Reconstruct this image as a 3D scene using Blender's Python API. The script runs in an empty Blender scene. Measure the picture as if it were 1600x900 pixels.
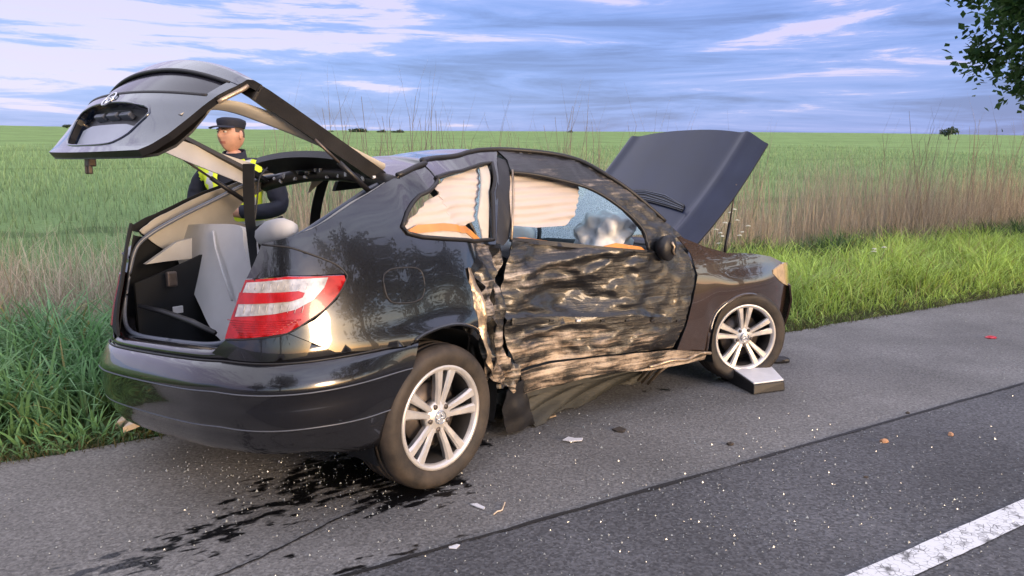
import bpy, bmesh, math, random
import numpy as np
from mathutils import Vector, Matrix, geometry, noise as mnoise
random.seed(7); RNG = np.random.default_rng(7)
R = math.radians
SC = bpy.context.scene
COL = SC.collection

# ------------------------------------------------------------------ camera
F, H0, CH = 1160.0, 255.0, 1.45            # focal length in photo pixels, eye level row, eye height
PIT = math.atan((450 - H0) / F); cp, sp = math.cos(PIT), math.sin(PIT)
cam = bpy.data.cameras.new('camera'); camo = bpy.data.objects.new('camera', cam); COL.objects.link(camo)
cam.sensor_width = 36; cam.lens = 36 * F / 1600; cam.clip_end = 4000; cam.clip_start = .05
camo.location = (0, 0, CH); camo.rotation_euler = (math.pi / 2 - PIT, 0, 0)
SC.camera = camo

# ------------------------------------------------------------------ sky and sun
SUN_EL, SUN_AZ = R(6), R(130)      # azimuth clockwise from +Y: behind the camera, to the right
world = bpy.data.worlds.new('World'); SC.world = world; world.use_nodes = True
nt = world.node_tree; nt.nodes.clear()
def N(tree, typ, **kw):
    n = tree.nodes.new(typ)
    for k, v in kw.items():
        if k.startswith('i_'):
            n.inputs[int(k[2:])].default_value = v
        else: setattr(n, k, v)
    return n
def L(tree, a, ao, b, bi): tree.links.new(a.outputs[ao], b.inputs[bi])
tc = N(nt, 'ShaderNodeTexCoord'); sx = N(nt, 'ShaderNodeSeparateXYZ'); L(nt, tc, 'Generated', sx, 0)
sky = N(nt, 'ShaderNodeTexSky'); sky.sky_type = 'NISHITA'; sky.sun_disc = False
sky.sun_elevation = SUN_EL; sky.sun_rotation = SUN_AZ; sky.air_density = 1.0; sky.dust_density = .8; sky.ozone_density = 2.5
mp = N(nt, 'ShaderNodeMapping'); mp.inputs['Scale'].default_value = (1.7, 1.7, 19); L(nt, tc, 'Generated', mp, 0)
mp.inputs['Location'].default_value = (3.1, 1.3, .4)
nz = N(nt, 'ShaderNodeTexNoise'); nz.inputs['Scale'].default_value = 1.75; nz.inputs['Detail'].default_value = 10; nz.inputs['Roughness'].default_value = .64
nz.inputs['Distortion'].default_value = .5; L(nt, mp, 0, nz, 'Vector')
# sky pushed brighter towards the zenith, added to lift the ambient light
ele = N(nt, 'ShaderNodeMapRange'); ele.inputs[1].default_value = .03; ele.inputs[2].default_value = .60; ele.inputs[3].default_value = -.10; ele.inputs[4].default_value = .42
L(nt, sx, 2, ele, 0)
lft = N(nt, 'ShaderNodeMapRange'); lft.inputs[1].default_value = .1; lft.inputs[2].default_value = -.6; lft.inputs[3].default_value = 0; lft.inputs[4].default_value = .15
L(nt, sx, 0, lft, 0)
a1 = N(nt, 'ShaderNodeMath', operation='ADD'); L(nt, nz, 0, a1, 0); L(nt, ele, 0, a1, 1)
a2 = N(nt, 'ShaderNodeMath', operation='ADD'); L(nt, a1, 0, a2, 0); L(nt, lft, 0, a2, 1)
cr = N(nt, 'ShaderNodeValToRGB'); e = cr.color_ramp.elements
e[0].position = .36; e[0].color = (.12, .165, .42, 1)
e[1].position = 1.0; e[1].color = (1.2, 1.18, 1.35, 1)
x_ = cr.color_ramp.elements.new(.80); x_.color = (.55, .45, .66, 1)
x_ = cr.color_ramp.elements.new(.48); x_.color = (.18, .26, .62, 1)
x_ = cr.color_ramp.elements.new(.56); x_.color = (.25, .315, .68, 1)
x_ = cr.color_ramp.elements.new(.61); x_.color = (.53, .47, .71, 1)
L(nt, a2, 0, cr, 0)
nsc = N(nt, 'ShaderNodeMixRGB', blend_type='MULTIPLY'); nsc.inputs[0].default_value = 1; nsc.inputs[2].default_value = (.40, .36, .33, 1)
L(nt, sky, 0, nsc, 1)
# the cloud deck opens towards the sunset
sdot = N(nt, 'ShaderNodeVectorMath', operation='DOT_PRODUCT'); L(nt, tc, 'Generated', sdot, 0); sdot.inputs[1].default_value = (math.sin(SUN_AZ), math.cos(SUN_AZ), 0)
gap = N(nt, 'ShaderNodeMapRange', interpolation_type='SMOOTHSTEP'); gap.inputs[1].default_value = -.05; gap.inputs[2].default_value = .85; gap.inputs[3].default_value = .16; gap.inputs[4].default_value = 1; L(nt, sdot, 1, gap, 0)
gm = N(nt, 'ShaderNodeMixRGB', blend_type='MULTIPLY'); gm.inputs[0].default_value = 1; L(nt, nsc, 0, gm, 1); L(nt, gap, 0, gm, 2); nsc = gm
add = N(nt, 'ShaderNodeMixRGB', blend_type='ADD'); add.inputs[0].default_value = 1
L(nt, cr, 0, add, 1); L(nt, nsc, 0, add, 2)
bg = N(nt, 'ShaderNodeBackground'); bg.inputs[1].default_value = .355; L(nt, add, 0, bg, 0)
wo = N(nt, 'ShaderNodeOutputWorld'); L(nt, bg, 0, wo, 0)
sun = bpy.data.lights.new('sun', 'SUN'); suno = bpy.data.objects.new('sun', sun); COL.objects.link(suno)
sun.energy = 1.0; sun.angle = R(18); sun.color = (1, .72, .47)
sd = Vector((math.sin(SUN_AZ) * math.cos(SUN_EL + R(5)), math.cos(SUN_AZ) * math.cos(SUN_EL + R(5)), math.sin(SUN_EL + R(5))))
suno.rotation_euler = sd.to_track_quat('Z', 'Y').to_euler()
SC.view_settings.view_transform = 'Standard'; SC.view_settings.look = 'None'; SC.view_settings.gamma = 1
SC.view_settings.exposure = 1.78; SC.view_settings.use_curve_mapping = False
SC.render.engine = 'CYCLES'; SC.cycles.use_denoising = True; SC.cycles.max_bounces = 8
SC.cycles.transparent_max_bounces = 12; SC.cycles.sample_clamp_indirect = 4; SC.cycles.caustics_reflective = False

# ------------------------------------------------------------------ pixels to places
CX, CY, YAW = -.97, 3.74, R(49.3)
cy_, sy_ = math.cos(YAW), math.sin(YAW)
def c2w(P):
    P = np.atleast_2d(P).astype(float)
    return np.stack([CX + cy_ * P[:, 0] - sy_ * P[:, 1], CY + sy_ * P[:, 0] + cy_ * P[:, 1], P[:, 2]], 1)
def wproj(W):
    d = np.atleast_2d(W) - np.array([0, 0, CH])
    fw = d[:, 1] * cp - d[:, 2] * sp; up = d[:, 1] * sp + d[:, 2] * cp
    return np.stack([800 + F * d[:, 0] / fw, 450 - F * up / fw], 1)
def cproj(P): return wproj(c2w(P))
def wray(u, v):
    x = (u - 800) / F; y = (v - 450) / F
    return np.array([x, cp - y * sp, -sp - y * cp])
def ground(u, v, z=0):
    d = wray(u, v); return np.array([0, 0, CH]) + d * ((z - CH) / d[2])
def at_depth(u, v, Y):
    d = wray(u, v); return np.array([0, 0, CH]) + d * (Y / d[1])
_o = np.array([cy_ * (-CX) + sy_ * (-CY), -sy_ * (-CX) + cy_ * (-CY), CH])
def chit(u, v, p0, n):
    r = wray(u, v); d = np.array([cy_ * r[0] + sy_ * r[1], -sy_ * r[0] + cy_ * r[1], r[2]])
    return _o + d * (np.dot(np.array(p0, float) - _o, n) / np.dot(d, n))
def hit_y(u, v, y): return chit(u, v, (0, y, 0), (0, 1, 0))
BEND = R(13.6); cb, sb = math.cos(-BEND), math.sin(-BEND)
def front(a, b):
    a = a - 1.1; b = b - .86
    return (1.1 + cb * a - sb * b, .86 + sb * a + cb * b)
def front3(a, b, z): return (*front(a, b), z)
def spline(ctrl, n=40):
    C = np.array(ctrl, float); C = np.vstack([2 * C[0] - C[1], C, 2 * C[-1] - C[-2]]); out = []
    for i in range(1, len(C) - 2):
        p0, p1, p2, p3 = C[i - 1:i + 3]; t = np.linspace(0, 1, n, endpoint=False)[:, None]
        out.append(.5 * (2 * p1 + (p2 - p0) * t + (2 * p0 - 5 * p1 + 4 * p2 - p3) * t * t + (3 * p1 - p0 - 3 * p2 + p3) * t ** 3))
    out.append(C[-2:-1]); return np.vstack(out)
REAR = [(-.88, 0.0), (-.875, -.25), (-.855, -.46), (-.79, -.66), (-.66, -.785), (-.45, -.845), (-.2, -.865), (.0, -.87)]
FRONT = [(2.9, .86), (3.25, .83), (3.5, .72), (3.63, .5), (3.69, 0)]
CT_NEAR = REAR + [(.18, -.868), (.33, -.85), (.45, -.79), (.56, -.755), (.72, -.76), (.95, -.80)] + [front(a, b) for a, b in ((1.8, -.86), (2.3, -.865))] + [front(a, -b) for a, b in FRONT]
CT_FAR = [(x, -y) for x, y in REAR] + [(.5, .87), (1.1, .865)] + [front(a, b) for a, b in ((1.8, .86), (2.3, .865))] + [front(a, b) for a, b in FRONT]
ZI = np.array([0, .15, .3, .5, .62, .75, .86, .95, 1.05, 1.15, 1.25, 1.33, 1.40, 1.47, 1.6])
DI = np.array([.10, .06, .025, .003, 0, .012, .032, .056, .088, .125, .168, .212, .268, .355, .55])
_k = np.linspace(0, 1.6, 161); _d = np.interp(_k, ZI, DI)
_ker = np.exp(-np.linspace(-2, 2, 13) ** 2); _ker /= _ker.sum(); _d = np.convolve(np.pad(_d, 6, mode='edge'), _ker, 'valid')
def inset(z): return np.interp(z, _k, _d)
def lean(y, z):
    """the wreck leans towards the verge: its far side sits lower"""
    t = np.clip((np.asarray(z, float) - .95) / .25, 0, 1); return .095 * np.maximum(0, np.asarray(y, float) + .55) * (1 - t * t * (3 - 2 * t))
class Side:
    def __init__(self, ctrl, sign):
        self.P = spline(ctrl); self.S = np.r_[0, np.cumsum(np.hypot(*np.diff(self.P, axis=0).T))]; self.sign = sign
        self.len = self.S[-1]; self.grid = None
    def plan(self, s):
        s = np.asarray(s, float); S, P = self.S, self.P
        neg = s < 0; a = np.abs(s)
        x = np.interp(a, S, P[:, 0]); y = np.interp(a, S, P[:, 1]); e = .025
        lo = np.maximum(a - e, 0)
        tx = np.interp(a + e, S, P[:, 0]) - np.interp(lo, S, P[:, 0]); ty = np.interp(a + e, S, P[:, 1]) - np.interp(lo, S, P[:, 1])
        l = np.hypot(tx, ty) + 1e-9; nx = -ty / l * self.sign; ny = tx / l * self.sign
        return x, np.where(neg, -y, y), nx, np.where(neg, -ny, ny)
    def at(self, s, z, off=0):
        x, y, nx, ny = self.plan(s); z = np.asarray(z, float); d = inset(z) - off; yy = y + ny * d
        return np.stack([x + nx * d, yy, z + 0 * x - lean(yy, z)], -1)
    def px(self, u, v, off=0, smin=0, smax=99):
        if self.grid is None:
            a, b = np.meshgrid(np.linspace(0, self.len, 240), np.linspace(.02, 1.5, 100))
            self.grid = (a.ravel(), b.ravel(), cproj(self.at(a.ravel(), b.ravel())))
        a, b, g = self.grid
        dd = ((g - [u, v]) ** 2).sum(1) + np.where((a >= smin) & (a <= smax), 0, 1e9); i = dd.argmin(); q = np.array([a[i], b[i]])
        for _ in range(14):
            f0 = cproj(self.at(q[0], q[1], off))[0]
            J = np.stack([(cproj(self.at(q[0] + 1e-3, q[1], off))[0] - f0) / 1e-3, (cproj(self.at(q[0], q[1] + 1e-3, off))[0] - f0) / 1e-3], 1)
            try: dq = np.linalg.solve(J, np.array([u, v]) - f0)
            except Exception: break
            q = q + np.clip(dq, -.08, .08)
            q[0] = np.clip(q[0], smin, min(smax, self.len)); q[1] = np.clip(q[1], .02, 1.55)
        return q
NEAR = Side(CT_NEAR, 1); FAR = Side(CT_FAR, -1)
def pxs(pts, **kw): return [tuple(NEAR.px(u, v, **kw)) for u, v in pts]

# ------------------------------------------------------------------ object helpers
def link(o, parent=None):
    COL.objects.link(o)
    if parent is not None: o.parent = parent
    return o
def mesh_obj(name, V, Fc, mat, parent=None, smooth=True, mats=None, fm=None, cols=None):
    me = bpy.data.meshes.new(name); me.from_pydata([tuple(map(float, v)) for v in V], [], [tuple(map(int, f)) for f in Fc]); me.update()
    for m in (mats or [mat]): me.materials.append(m)
    if fm is not None: me.polygons.foreach_set('material_index', np.asarray(fm, dtype=np.int32))
    if smooth: me.polygons.foreach_set('use_smooth', np.ones(len(me.polygons), bool))
    return link(bpy.data.objects.new(name, me), parent)
def tag(o, label=None, cat=None, group=None, kind=None):
    for k, v in (('label', label), ('category', cat), ('group', group), ('kind', kind)):
        if v: o[k] = v
    return o
def empty(name, loc=(0, 0, 0), rz=0):
    o = bpy.data.objects.new(name, None); o.location = loc; o.rotation_euler = (0, 0, rz); o.empty_display_size = .1
    return link(o)
def grid_faces(nu, nv, closed_u=False, base=0):
    out = []
    for i in range(nu if closed_u else nu - 1):
        for j in range(nv - 1):
            a = i * nv + j; b = ((i + 1) % nu) * nv + j
            out.append((base + a, base + b, base + b + 1, base + a + 1))
    return out
def shell(P, thick_dir, name, mat, parent, inner=None):
    """grid P[nu,nv,3] closed with a second layer displaced by thick_dir[nu,nv,3]; rims get their own vertices"""
    nu, nv = P.shape[:2]; Q = P + thick_dir
    V = list(P.reshape(-1, 3)) + list(Q.reshape(-1, 3)); n = nu * nv
    Fc = grid_faces(nu, nv); fm = [0] * len(Fc)
    back = [tuple(reversed([i + n for i in f])) for f in grid_faces(nu, nv)]; fm += [1 if inner else 0] * len(back); Fc = Fc + back
    rim = [(i, 0) for i in range(nu)] + [(nu - 1, j) for j in range(1, nv)] + [(i, nv - 1) for i in range(nu - 2, -1, -1)] + [(0, j) for j in range(nv - 2, 0, -1)]
    b = len(V); m = len(rim)
    V += [P[i, j] for i, j in rim] + [Q[i, j] for i, j in rim]
    for k in range(m): Fc.append((b + k, b + (k + 1) % m, b + m + (k + 1) % m, b + m + k)); fm.append(1 if inner else 0)
    return mesh_obj(name, V, Fc, mat, parent, True, [mat] + ([inner] if inner else []), fm)
def tube(path, rad, seg=8, cap=True):
    path = np.array(path, float); n = len(path); rad = np.broadcast_to(rad, (n,)); V = []; Fc = []
    up = np.array([0, 0, 1.0])
    for i in range(n):
        t = path[min(i + 1, n - 1)] - path[max(i - 1, 0)]; t /= np.linalg.norm(t) + 1e-9
        a = np.cross(t, up if abs(t[2]) < .95 else np.array([1.0, 0, 0])); a /= np.linalg.norm(a) + 1e-9; b = np.cross(a, t)
        for k in range(seg):
            w = 2 * math.pi * k / seg; V.append(path[i] + rad[i] * (a * math.cos(w) + b * math.sin(w)))
    for i in range(n - 1):
        for k in range(seg):
            Fc.append((i * seg + k, i * seg + (k + 1) % seg, (i + 1) * seg + (k + 1) % seg, (i + 1) * seg + k))
    if cap: Fc += [tuple(range(seg - 1, -1, -1)), tuple(range((n - 1) * seg, n * seg))]
    return V, Fc
def tube_obj(name, path, rad, mat, parent=None, seg=8):
    V, Fc = tube(path, rad, seg); return mesh_obj(name, V, Fc, mat, parent)
class MB:
    def __init__(self): self.V = []; self.F = []
    def add(self, V, Fc):
        b = len(self.V); self.V += [tuple(v) for v in V]; self.F += [tuple(i + b for i in f) for f in Fc]; return self
    def box(self, c, s, rot=None):
        c = np.array(c, float); s = np.array(s, float) / 2
        V = np.array([(x, y, z) for x in (-1, 1) for y in (-1, 1) for z in (-1, 1)]) * s
        if rot is not None: V = V @ np.array(rot).T
        return self.add(V + c, [(0, 1, 3, 2), (4, 6, 7, 5), (0, 4, 5, 1), (2, 3, 7, 6), (0, 2, 6, 4), (1, 5, 7, 3)])
    def build(self, name, mat, parent=None, smooth=False, bevel=0):
        o = mesh_obj(name, self.V, self.F, mat, parent, smooth)
        if bevel:
            m = o.modifiers.new('bevel', 'BEVEL'); m.width = bevel; m.segments = 2; m.limit_method = 'ANGLE'
        return o
def inside(poly, p):
    x, y = p[..., 0], p[..., 1]; r = np.zeros(x.shape, bool); n = len(poly)
    for i in range(n):
        x1, y1 = poly[i]; x2, y2 = poly[(i + 1) % n]
        c = ((y1 > y) != (y2 > y)) & (x < (x2 - x1) * (y - y1) / (y2 - y1 + 1e-15) + x1); r ^= c
    return r
def resample(poly, res):
    out = []
    for i in range(len(poly)):
        a = np.array(poly[i], float); b = np.array(poly[(i + 1) % len(poly)], float); k = max(1, int(round(np.linalg.norm(b - a) / res)))
        out += [a + (b - a) * j / k for j in range(k)]
    return np.array(out)
def rounded(poly, it=1):
    P = np.array(poly, float)
    for _ in range(it):
        Qn = np.roll(P, -1, 0); P = np.stack([.8 * P + .2 * Qn, .2 * P + .8 * Qn], 1).reshape(-1, 2)
    return [tuple(p) for p in P]
def sheet(name, outer, mapf, mat, parent=None, holes=(), res=.03, thick=.006, disp=None, inner=None):
    """panel: outline in surface coordinates, filled with a fine net, laid on mapf(s, z, off) with real thickness"""
    polys = [resample(outer, res)] + [resample(h, res) for h in holes]
    pts = []; edges = []
    for P in polys:
        b = len(pts); pts += [tuple(p) for p in P]; edges += [(b + i, b + (i + 1) % len(P)) for i in range(len(P))]
    B = np.array(pts); lo, hi = B.min(0), B.max(0)
    gx, gy = np.meshgrid(np.arange(lo[0] + res / 2, hi[0], res), np.arange(lo[1] + res / 2, hi[1], res)); G = np.stack([gx.ravel(), gy.ravel()], 1)
    ok = inside(polys[0], G)
    for P in polys[1:]: ok &= ~inside(P, G)
    G = G[ok]
    if len(G):
        d = np.min(((G[:, None, :] - B[None]) ** 2).sum(-1), 1) if len(G) * len(B) < 4e7 else np.ones(len(G)); G = G[d > (.5 * res) ** 2]
    pts += [tuple(p) for p in G]
    v, ed, fc, ov, oe, of = geometry.delaunay_2d_cdt([Vector(p) for p in pts], edges, [], 0, 1e-6)
    v = np.array([(p.x, p.y) for p in v]); T = np.array([f for f in fc])
    c = v[T].mean(1); ok = inside(polys[0], c)
    for P in polys[1:]: ok &= ~inside(P, c)
    T = T[ok]
    e1 = v[T[:, 1]] - v[T[:, 0]]; e2 = v[T[:, 2]] - v[T[:, 0]]; ar = e1[:, 0] * e2[:, 1] - e1[:, 1] * e2[:, 0]
    T = T[np.abs(ar) > 1e-9]
    dd = np.zeros(len(v)) if disp is None else np.array([disp(a, b) for a, b in v])
    P = mapf(v[:, 0], v[:, 1], dd); Q = mapf(v[:, 0], v[:, 1], dd - thick)
    n = len(v); V = list(P) + list(Q); Fc = [tuple(t) for t in T] + [tuple(n + i for i in reversed(t)) for t in T]; fm = [0] * len(T) + [1 if inner else 0] * len(T)
    cnt = {}
    for t in T:
        for i in range(3):
            a, b = t[i], t[(i + 1) % 3]; cnt[(a, b)] = cnt.get((a, b), 0) + 1
    for (a, b) in list(cnt):
        if (b, a) not in cnt:
            k = len(V); V += [P[a], P[b], Q[b], Q[a]]; Fc.append((k, k + 3, k + 2, k + 1)); fm.append(1 if inner else 0)
    return mesh_obj(name, V, Fc, mat, parent, True, [mat] + ([inner] if inner else []), fm)
def fbm(x, y, z=0.0, oct=4):
    return mnoise.fractal(Vector((x, y, z)), .8, 2.1, oct)

# ------------------------------------------------------------------ materials
def bsdf_mat(name):
    m = bpy.data.materials.new(name); m.use_nodes = True; t = m.node_tree; return m, t, t.nodes['Principled BSDF']
def simple(name, col, rough=.5, metal=0, coat=0, var=0, vscale=20, bump=0, bscale=200, spec=.5, trans=0, alpha=1):
    m, t, b = bsdf_mat(name)
    b.inputs['Base Color'].default_value = (*col, 1); b.inputs['Roughness'].default_value = rough; b.inputs['Metallic'].default_value = metal
    b.inputs['Coat Weight'].default_value = coat; b.inputs['Coat Roughness'].default_value = .03; b.inputs['Specular IOR Level'].default_value = spec
    b.inputs['Transmission Weight'].default_value = trans; b.inputs['Alpha'].default_value = alpha
    if var or bump:
        c = N(t, 'ShaderNodeTexCoord')
    if var:
        n = N(t, 'ShaderNodeTexNoise'); n.inputs['Scale'].default_value = vscale; n.inputs['Detail'].default_value = 6; L(t, c, 'Object', n, 'Vector')
        mr = N(t, 'ShaderNodeMapRange'); mr.inputs[1].default_value = .25; mr.inputs[2].default_value = .75; mr.inputs[3].default_value = 1 - var; mr.inputs[4].default_value = 1 + var; L(t, n, 0, mr, 0)
        mx = N(t, 'ShaderNodeMixRGB', blend_type='MULTIPLY'); mx.inputs[0].default_value = 1; mx.inputs[1].default_value = (*col, 1); L(t, mr, 0, mx, 2); L(t, mx, 0, b, 'Base Color')
        mr2 = N(t, 'ShaderNodeMapRange'); mr2.inputs[3].default_value = max(0, rough - .12 * min(1, var * 2)); mr2.inputs[4].default_value = min(1, rough + .12 * min(1, var * 2)); L(t, n, 0, mr2, 0); L(t, mr2, 0, b, 'Roughness')
    if bump:
        n2 = N(t, 'ShaderNodeTexNoise'); n2.inputs['Scale'].default_value = bscale; n2.inputs['Detail'].default_value = 4; L(t, c, 'Object', n2, 'Vector')
        bp = N(t, 'ShaderNodeBump'); bp.inputs['Strength'].default_value = bump; bp.inputs['Distance'].default_value = .01; L(t, n2, 0, bp, 'Height'); L(t, bp, 0, b, 'Normal')
    return m
def paint(name, scuff=0.0, dust_or_sheen=.008, film=(.30, .26, .22), zb=((.30, .78), (.52, .70), (.60, .38), (.72, .40), (.82, .58), (.92, .60)), xb=0):
    """black car paint with a dusty film, or a brown tint painted as a reflection; scuff > 0 wears it through to grey-tan streaks that run along the car"""
    m, t, b = bsdf_mat(name); c = N(t, 'ShaderNodeTexCoord')
    n = N(t, 'ShaderNodeTexNoise'); n.inputs['Scale'].default_value = 3.5; n.inputs['Detail'].default_value = 8; L(t, c, 'Object', n, 'Vector')
    dm = N(t, 'ShaderNodeMapRange'); dm.inputs[1].default_value = .4 if dust_or_sheen < .3 else -.4; dm.inputs[2].default_value = .75 if dust_or_sheen < .3 else .9; dm.inputs[3].default_value = 0; dm.inputs[4].default_value = dust_or_sheen; L(t, n, 0, dm, 0)
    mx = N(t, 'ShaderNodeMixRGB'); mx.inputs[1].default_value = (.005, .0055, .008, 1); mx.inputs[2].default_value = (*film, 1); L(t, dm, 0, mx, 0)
    b.inputs['Coat Weight'].default_value = 1; b.inputs['Coat IOR'].default_value = 1.7 if dust_or_sheen > .3 else 1.48; b.inputs['Coat Roughness'].default_value = .02; b.inputs['Roughness'].default_value = .22; b.inputs['Specular IOR Level'].default_value = .55
    last = mx
    if scuff:
        mpn = N(t, 'ShaderNodeMapping'); mpn.inputs['Rotation'].default_value = (0, .05, .23); mpn.inputs['Scale'].default_value = (2.2, 3, 24); L(t, c, 'Object', mpn, 0)
        s1 = N(t, 'ShaderNodeTexNoise'); s1.inputs['Scale'].default_value = 1.4; s1.inputs['Detail'].default_value = 9; s1.inputs['Roughness'].default_value = .62; s1.inputs['Distortion'].default_value = .5; L(t, mpn, 0, s1, 'Vector')
        s2 = N(t, 'ShaderNodeTexNoise'); s2.inputs['Scale'].default_value = 5; s2.inputs['Detail'].default_value = 7; s2.inputs['Roughness'].default_value = .6; L(t, c, 'Object', s2, 'Vector')
        s3 = N(t, 'ShaderNodeTexNoise'); s3.inputs['Scale'].default_value = 38; s3.inputs['Detail'].default_value = 4; s3.inputs['Distortion'].default_value = 1.2; L(t, c, 'Object', s3, 'Vector')
        xyz = N(t, 'ShaderNodeSeparateXYZ'); L(t, c, 'Object', xyz, 0)
        bz = N(t, 'ShaderNodeValToRGB'); L(t, xyz, 2, bz, 0); q = bz.color_ramp.elements      # rubbed most along the sill and below the window
        q[0].position = zb[0][0]; q[0].color = (zb[0][1],) * 3 + (1,); q[1].position = zb[-1][0]; q[1].color = (zb[-1][1],) * 3 + (1,)
        for p_, g_ in zb[1:-1]: z = bz.color_ramp.elements.new(p_); z.color = (g_, g_, g_, 1)
        ad = N(t, 'ShaderNodeMath', operation='MULTIPLY_ADD'); L(t, s2, 0, ad, 0); ad.inputs[1].default_value = .55; L(t, s1, 0, ad, 2)
        ad2 = N(t, 'ShaderNodeMath', operation='MULTIPLY_ADD'); L(t, bz, 0, ad2, 0); ad2.inputs[1].default_value = .42; L(t, ad, 0, ad2, 2)
        ad3 = N(t, 'ShaderNodeMath', operation='MULTIPLY_ADD'); L(t, s3, 0, ad3, 0); ad3.inputs[1].default_value = .16; L(t, ad2, 0, ad3, 2)
        if xb:
            xr = N(t, 'ShaderNodeMapRange'); xr.inputs[1].default_value = .66; xr.inputs[2].default_value = .50; xr.inputs[3].default_value = 0; xr.inputs[4].default_value = xb; L(t, xyz, 0, xr, 0)
            ad4 = N(t, 'ShaderNodeMath', operation='ADD'); L(t, ad3, 0, ad4, 0); L(t, xr, 0, ad4, 1); ad3 = ad4
            xr = N(t, 'ShaderNodeMapRange'); xr.inputs[1].default_value = 1.2; xr.inputs[2].default_value = 1.75; xr.inputs[3].default_value = 0; xr.inputs[4].default_value = -.14; L(t, xyz, 0, xr, 0)
            ad4 = N(t, 'ShaderNodeMath', operation='ADD'); L(t, ad3, 0, ad4, 0); L(t, xr, 0, ad4, 1); ad3 = ad4
        rm = N(t, 'ShaderNodeMapRange'); rm.inputs[1].default_value = 1.20 - .34 * scuff; rm.inputs[2].default_value = 1.56 - .34 * scuff; L(t, ad3, 0, rm, 0)
        sc = N(t, 'ShaderNodeValToRGB'); L(t, rm, 0, sc, 0); q = sc.color_ramp.elements
        q[0].position = 0; q[0].color = (.008, .008, .009, 1); q[1].position = 1; q[1].color = (.56, .52, .47, 1)
        for p_, g_ in ((.20, (.020, .019, .018)), (.36, (.075, .068, .062)), (.54, (.22, .195, .175)), (.76, (.42, .385, .35))): z = sc.color_ramp.elements.new(p_); z.color = (*g_, 1)
        hz = N(t, 'ShaderNodeValToRGB'); L(t, xyz, 2, hz, 0); q = hz.color_ramp.elements; q[0].position = .50; q[0].color = (1, .88, .74, 1); q[1].position = .62; q[1].color = (1, .98, .97, 1)
        hm_ = N(t, 'ShaderNodeMixRGB', blend_type='MULTIPLY'); hm_.inputs[0].default_value = 1; L(t, sc, 0, hm_, 1); L(t, hz, 0, hm_, 2); last = hm_
        rr = N(t, 'ShaderNodeMapRange'); rr.inputs[3].default_value = .34; rr.inputs[4].default_value = .55; L(t, rm, 0, rr, 0); L(t, rr, 0, b, 'Roughness')
        cw = N(t, 'ShaderNodeMapRange'); cw.inputs[2].default_value = .4; cw.inputs[3].default_value = .35; cw.inputs[4].default_value = .03; L(t, rm, 0, cw, 0); L(t, cw, 0, b, 'Coat Weight')
        bp = N(t, 'ShaderNodeBump'); bp.inputs['Strength'].default_value = .7; bp.inputs['Distance'].default_value = .014; L(t, ad3, 0, bp, 'Height'); L(t, bp, 0, b, 'Normal')
    L(t, last, 0, b, 'Base Color')
    return m
M = {}
M['paint'] = paint('black_paint')
M['paint_scuffed'] = paint('scuffed_door_paint', .60, zb=((.30, .70), (.50, .66), (.535, .50), (.60, .14), (.76, .16), (.84, .42), (.95, .42)), xb=.26)
M['paint_rail'] = paint('scuffed_rail_paint', .30)
M['paint_torn'] = paint('torn_paint', .62)
M['paint_light_scuff'] = paint('lightly_scuffed_paint', .05)
M['paint_warm_reflection'] = paint('warm_reflection_paint', 0, .42, film=(.13, .072, .042))  # brown mixed into the black stands in for a warm bronze reflection
M['metal_tan'] = simple('bare_bent_metal', (.42, .33, .24), .38, .7, var=.5, vscale=14, bump=.4, bscale=40)
M['black_plastic'] = simple('black_plastic', (.012, .012, .014), .45, var=.4, vscale=9, bump=.15, bscale=150)
M['rubber'] = simple('rubber_seal', (.014, .014, .016), .5)
M['seal_grey'] = simple('grey_seal', (.10, .115, .15), .35)
M['interior_dark'] = simple('dark_carpet', (.006, .007, .009), .85, var=.5, vscale=30)
M['beige'] = simple('pale_trim', (.48, .455, .41), .62, var=.12, vscale=8, bump=.1, bscale=300)
M['seat_grey'] = simple('grey_seat_back', (.58, .58, .58), .7, var=.1, vscale=5, bump=.12, bscale=400)
M['silver'] = simple('wheel_silver', (.66, .64, .62), .32, .55, var=.12, vscale=12)
M['silver_dark'] = simple('rim_barrel', (.30, .29, .28), .42, .7, var=.3, vscale=10)
M['barrel'] = simple('dark_rim_barrel', (.045, .042, .04), .5, .4, var=.3, vscale=10)
M['chrome'] = simple('chrome', (.75, .75, .77), .12, 1)
M['steel'] = simple('brake_steel', (.12, .10, .09), .45, .6, var=.4, vscale=20)
M['orange'] = simple('sunlit_wood_trim', (.62, .25, .06), .32, coat=.5, var=.15, vscale=12)  # the low sun's orange is painted into the wood colour
M['red_lens'] = simple('red_lens', (.36, .006, .009), .25, coat=.35, var=.3, vscale=25)
M['white_lens'] = simple('clear_lens', (.44, .43, .43), .16, .25, coat=1, var=.35, vscale=45)
M['plate'] = simple('silver_plate_panel', (.42, .45, .50), .35, .3, var=.08, vscale=6)
M['white_plastic'] = simple('white_plastic', (.72, .72, .74), .4, var=.06)
M['underbody'] = simple('underbody_coating', (.034, .035, .031), .6, .1, var=.35, vscale=9)

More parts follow.
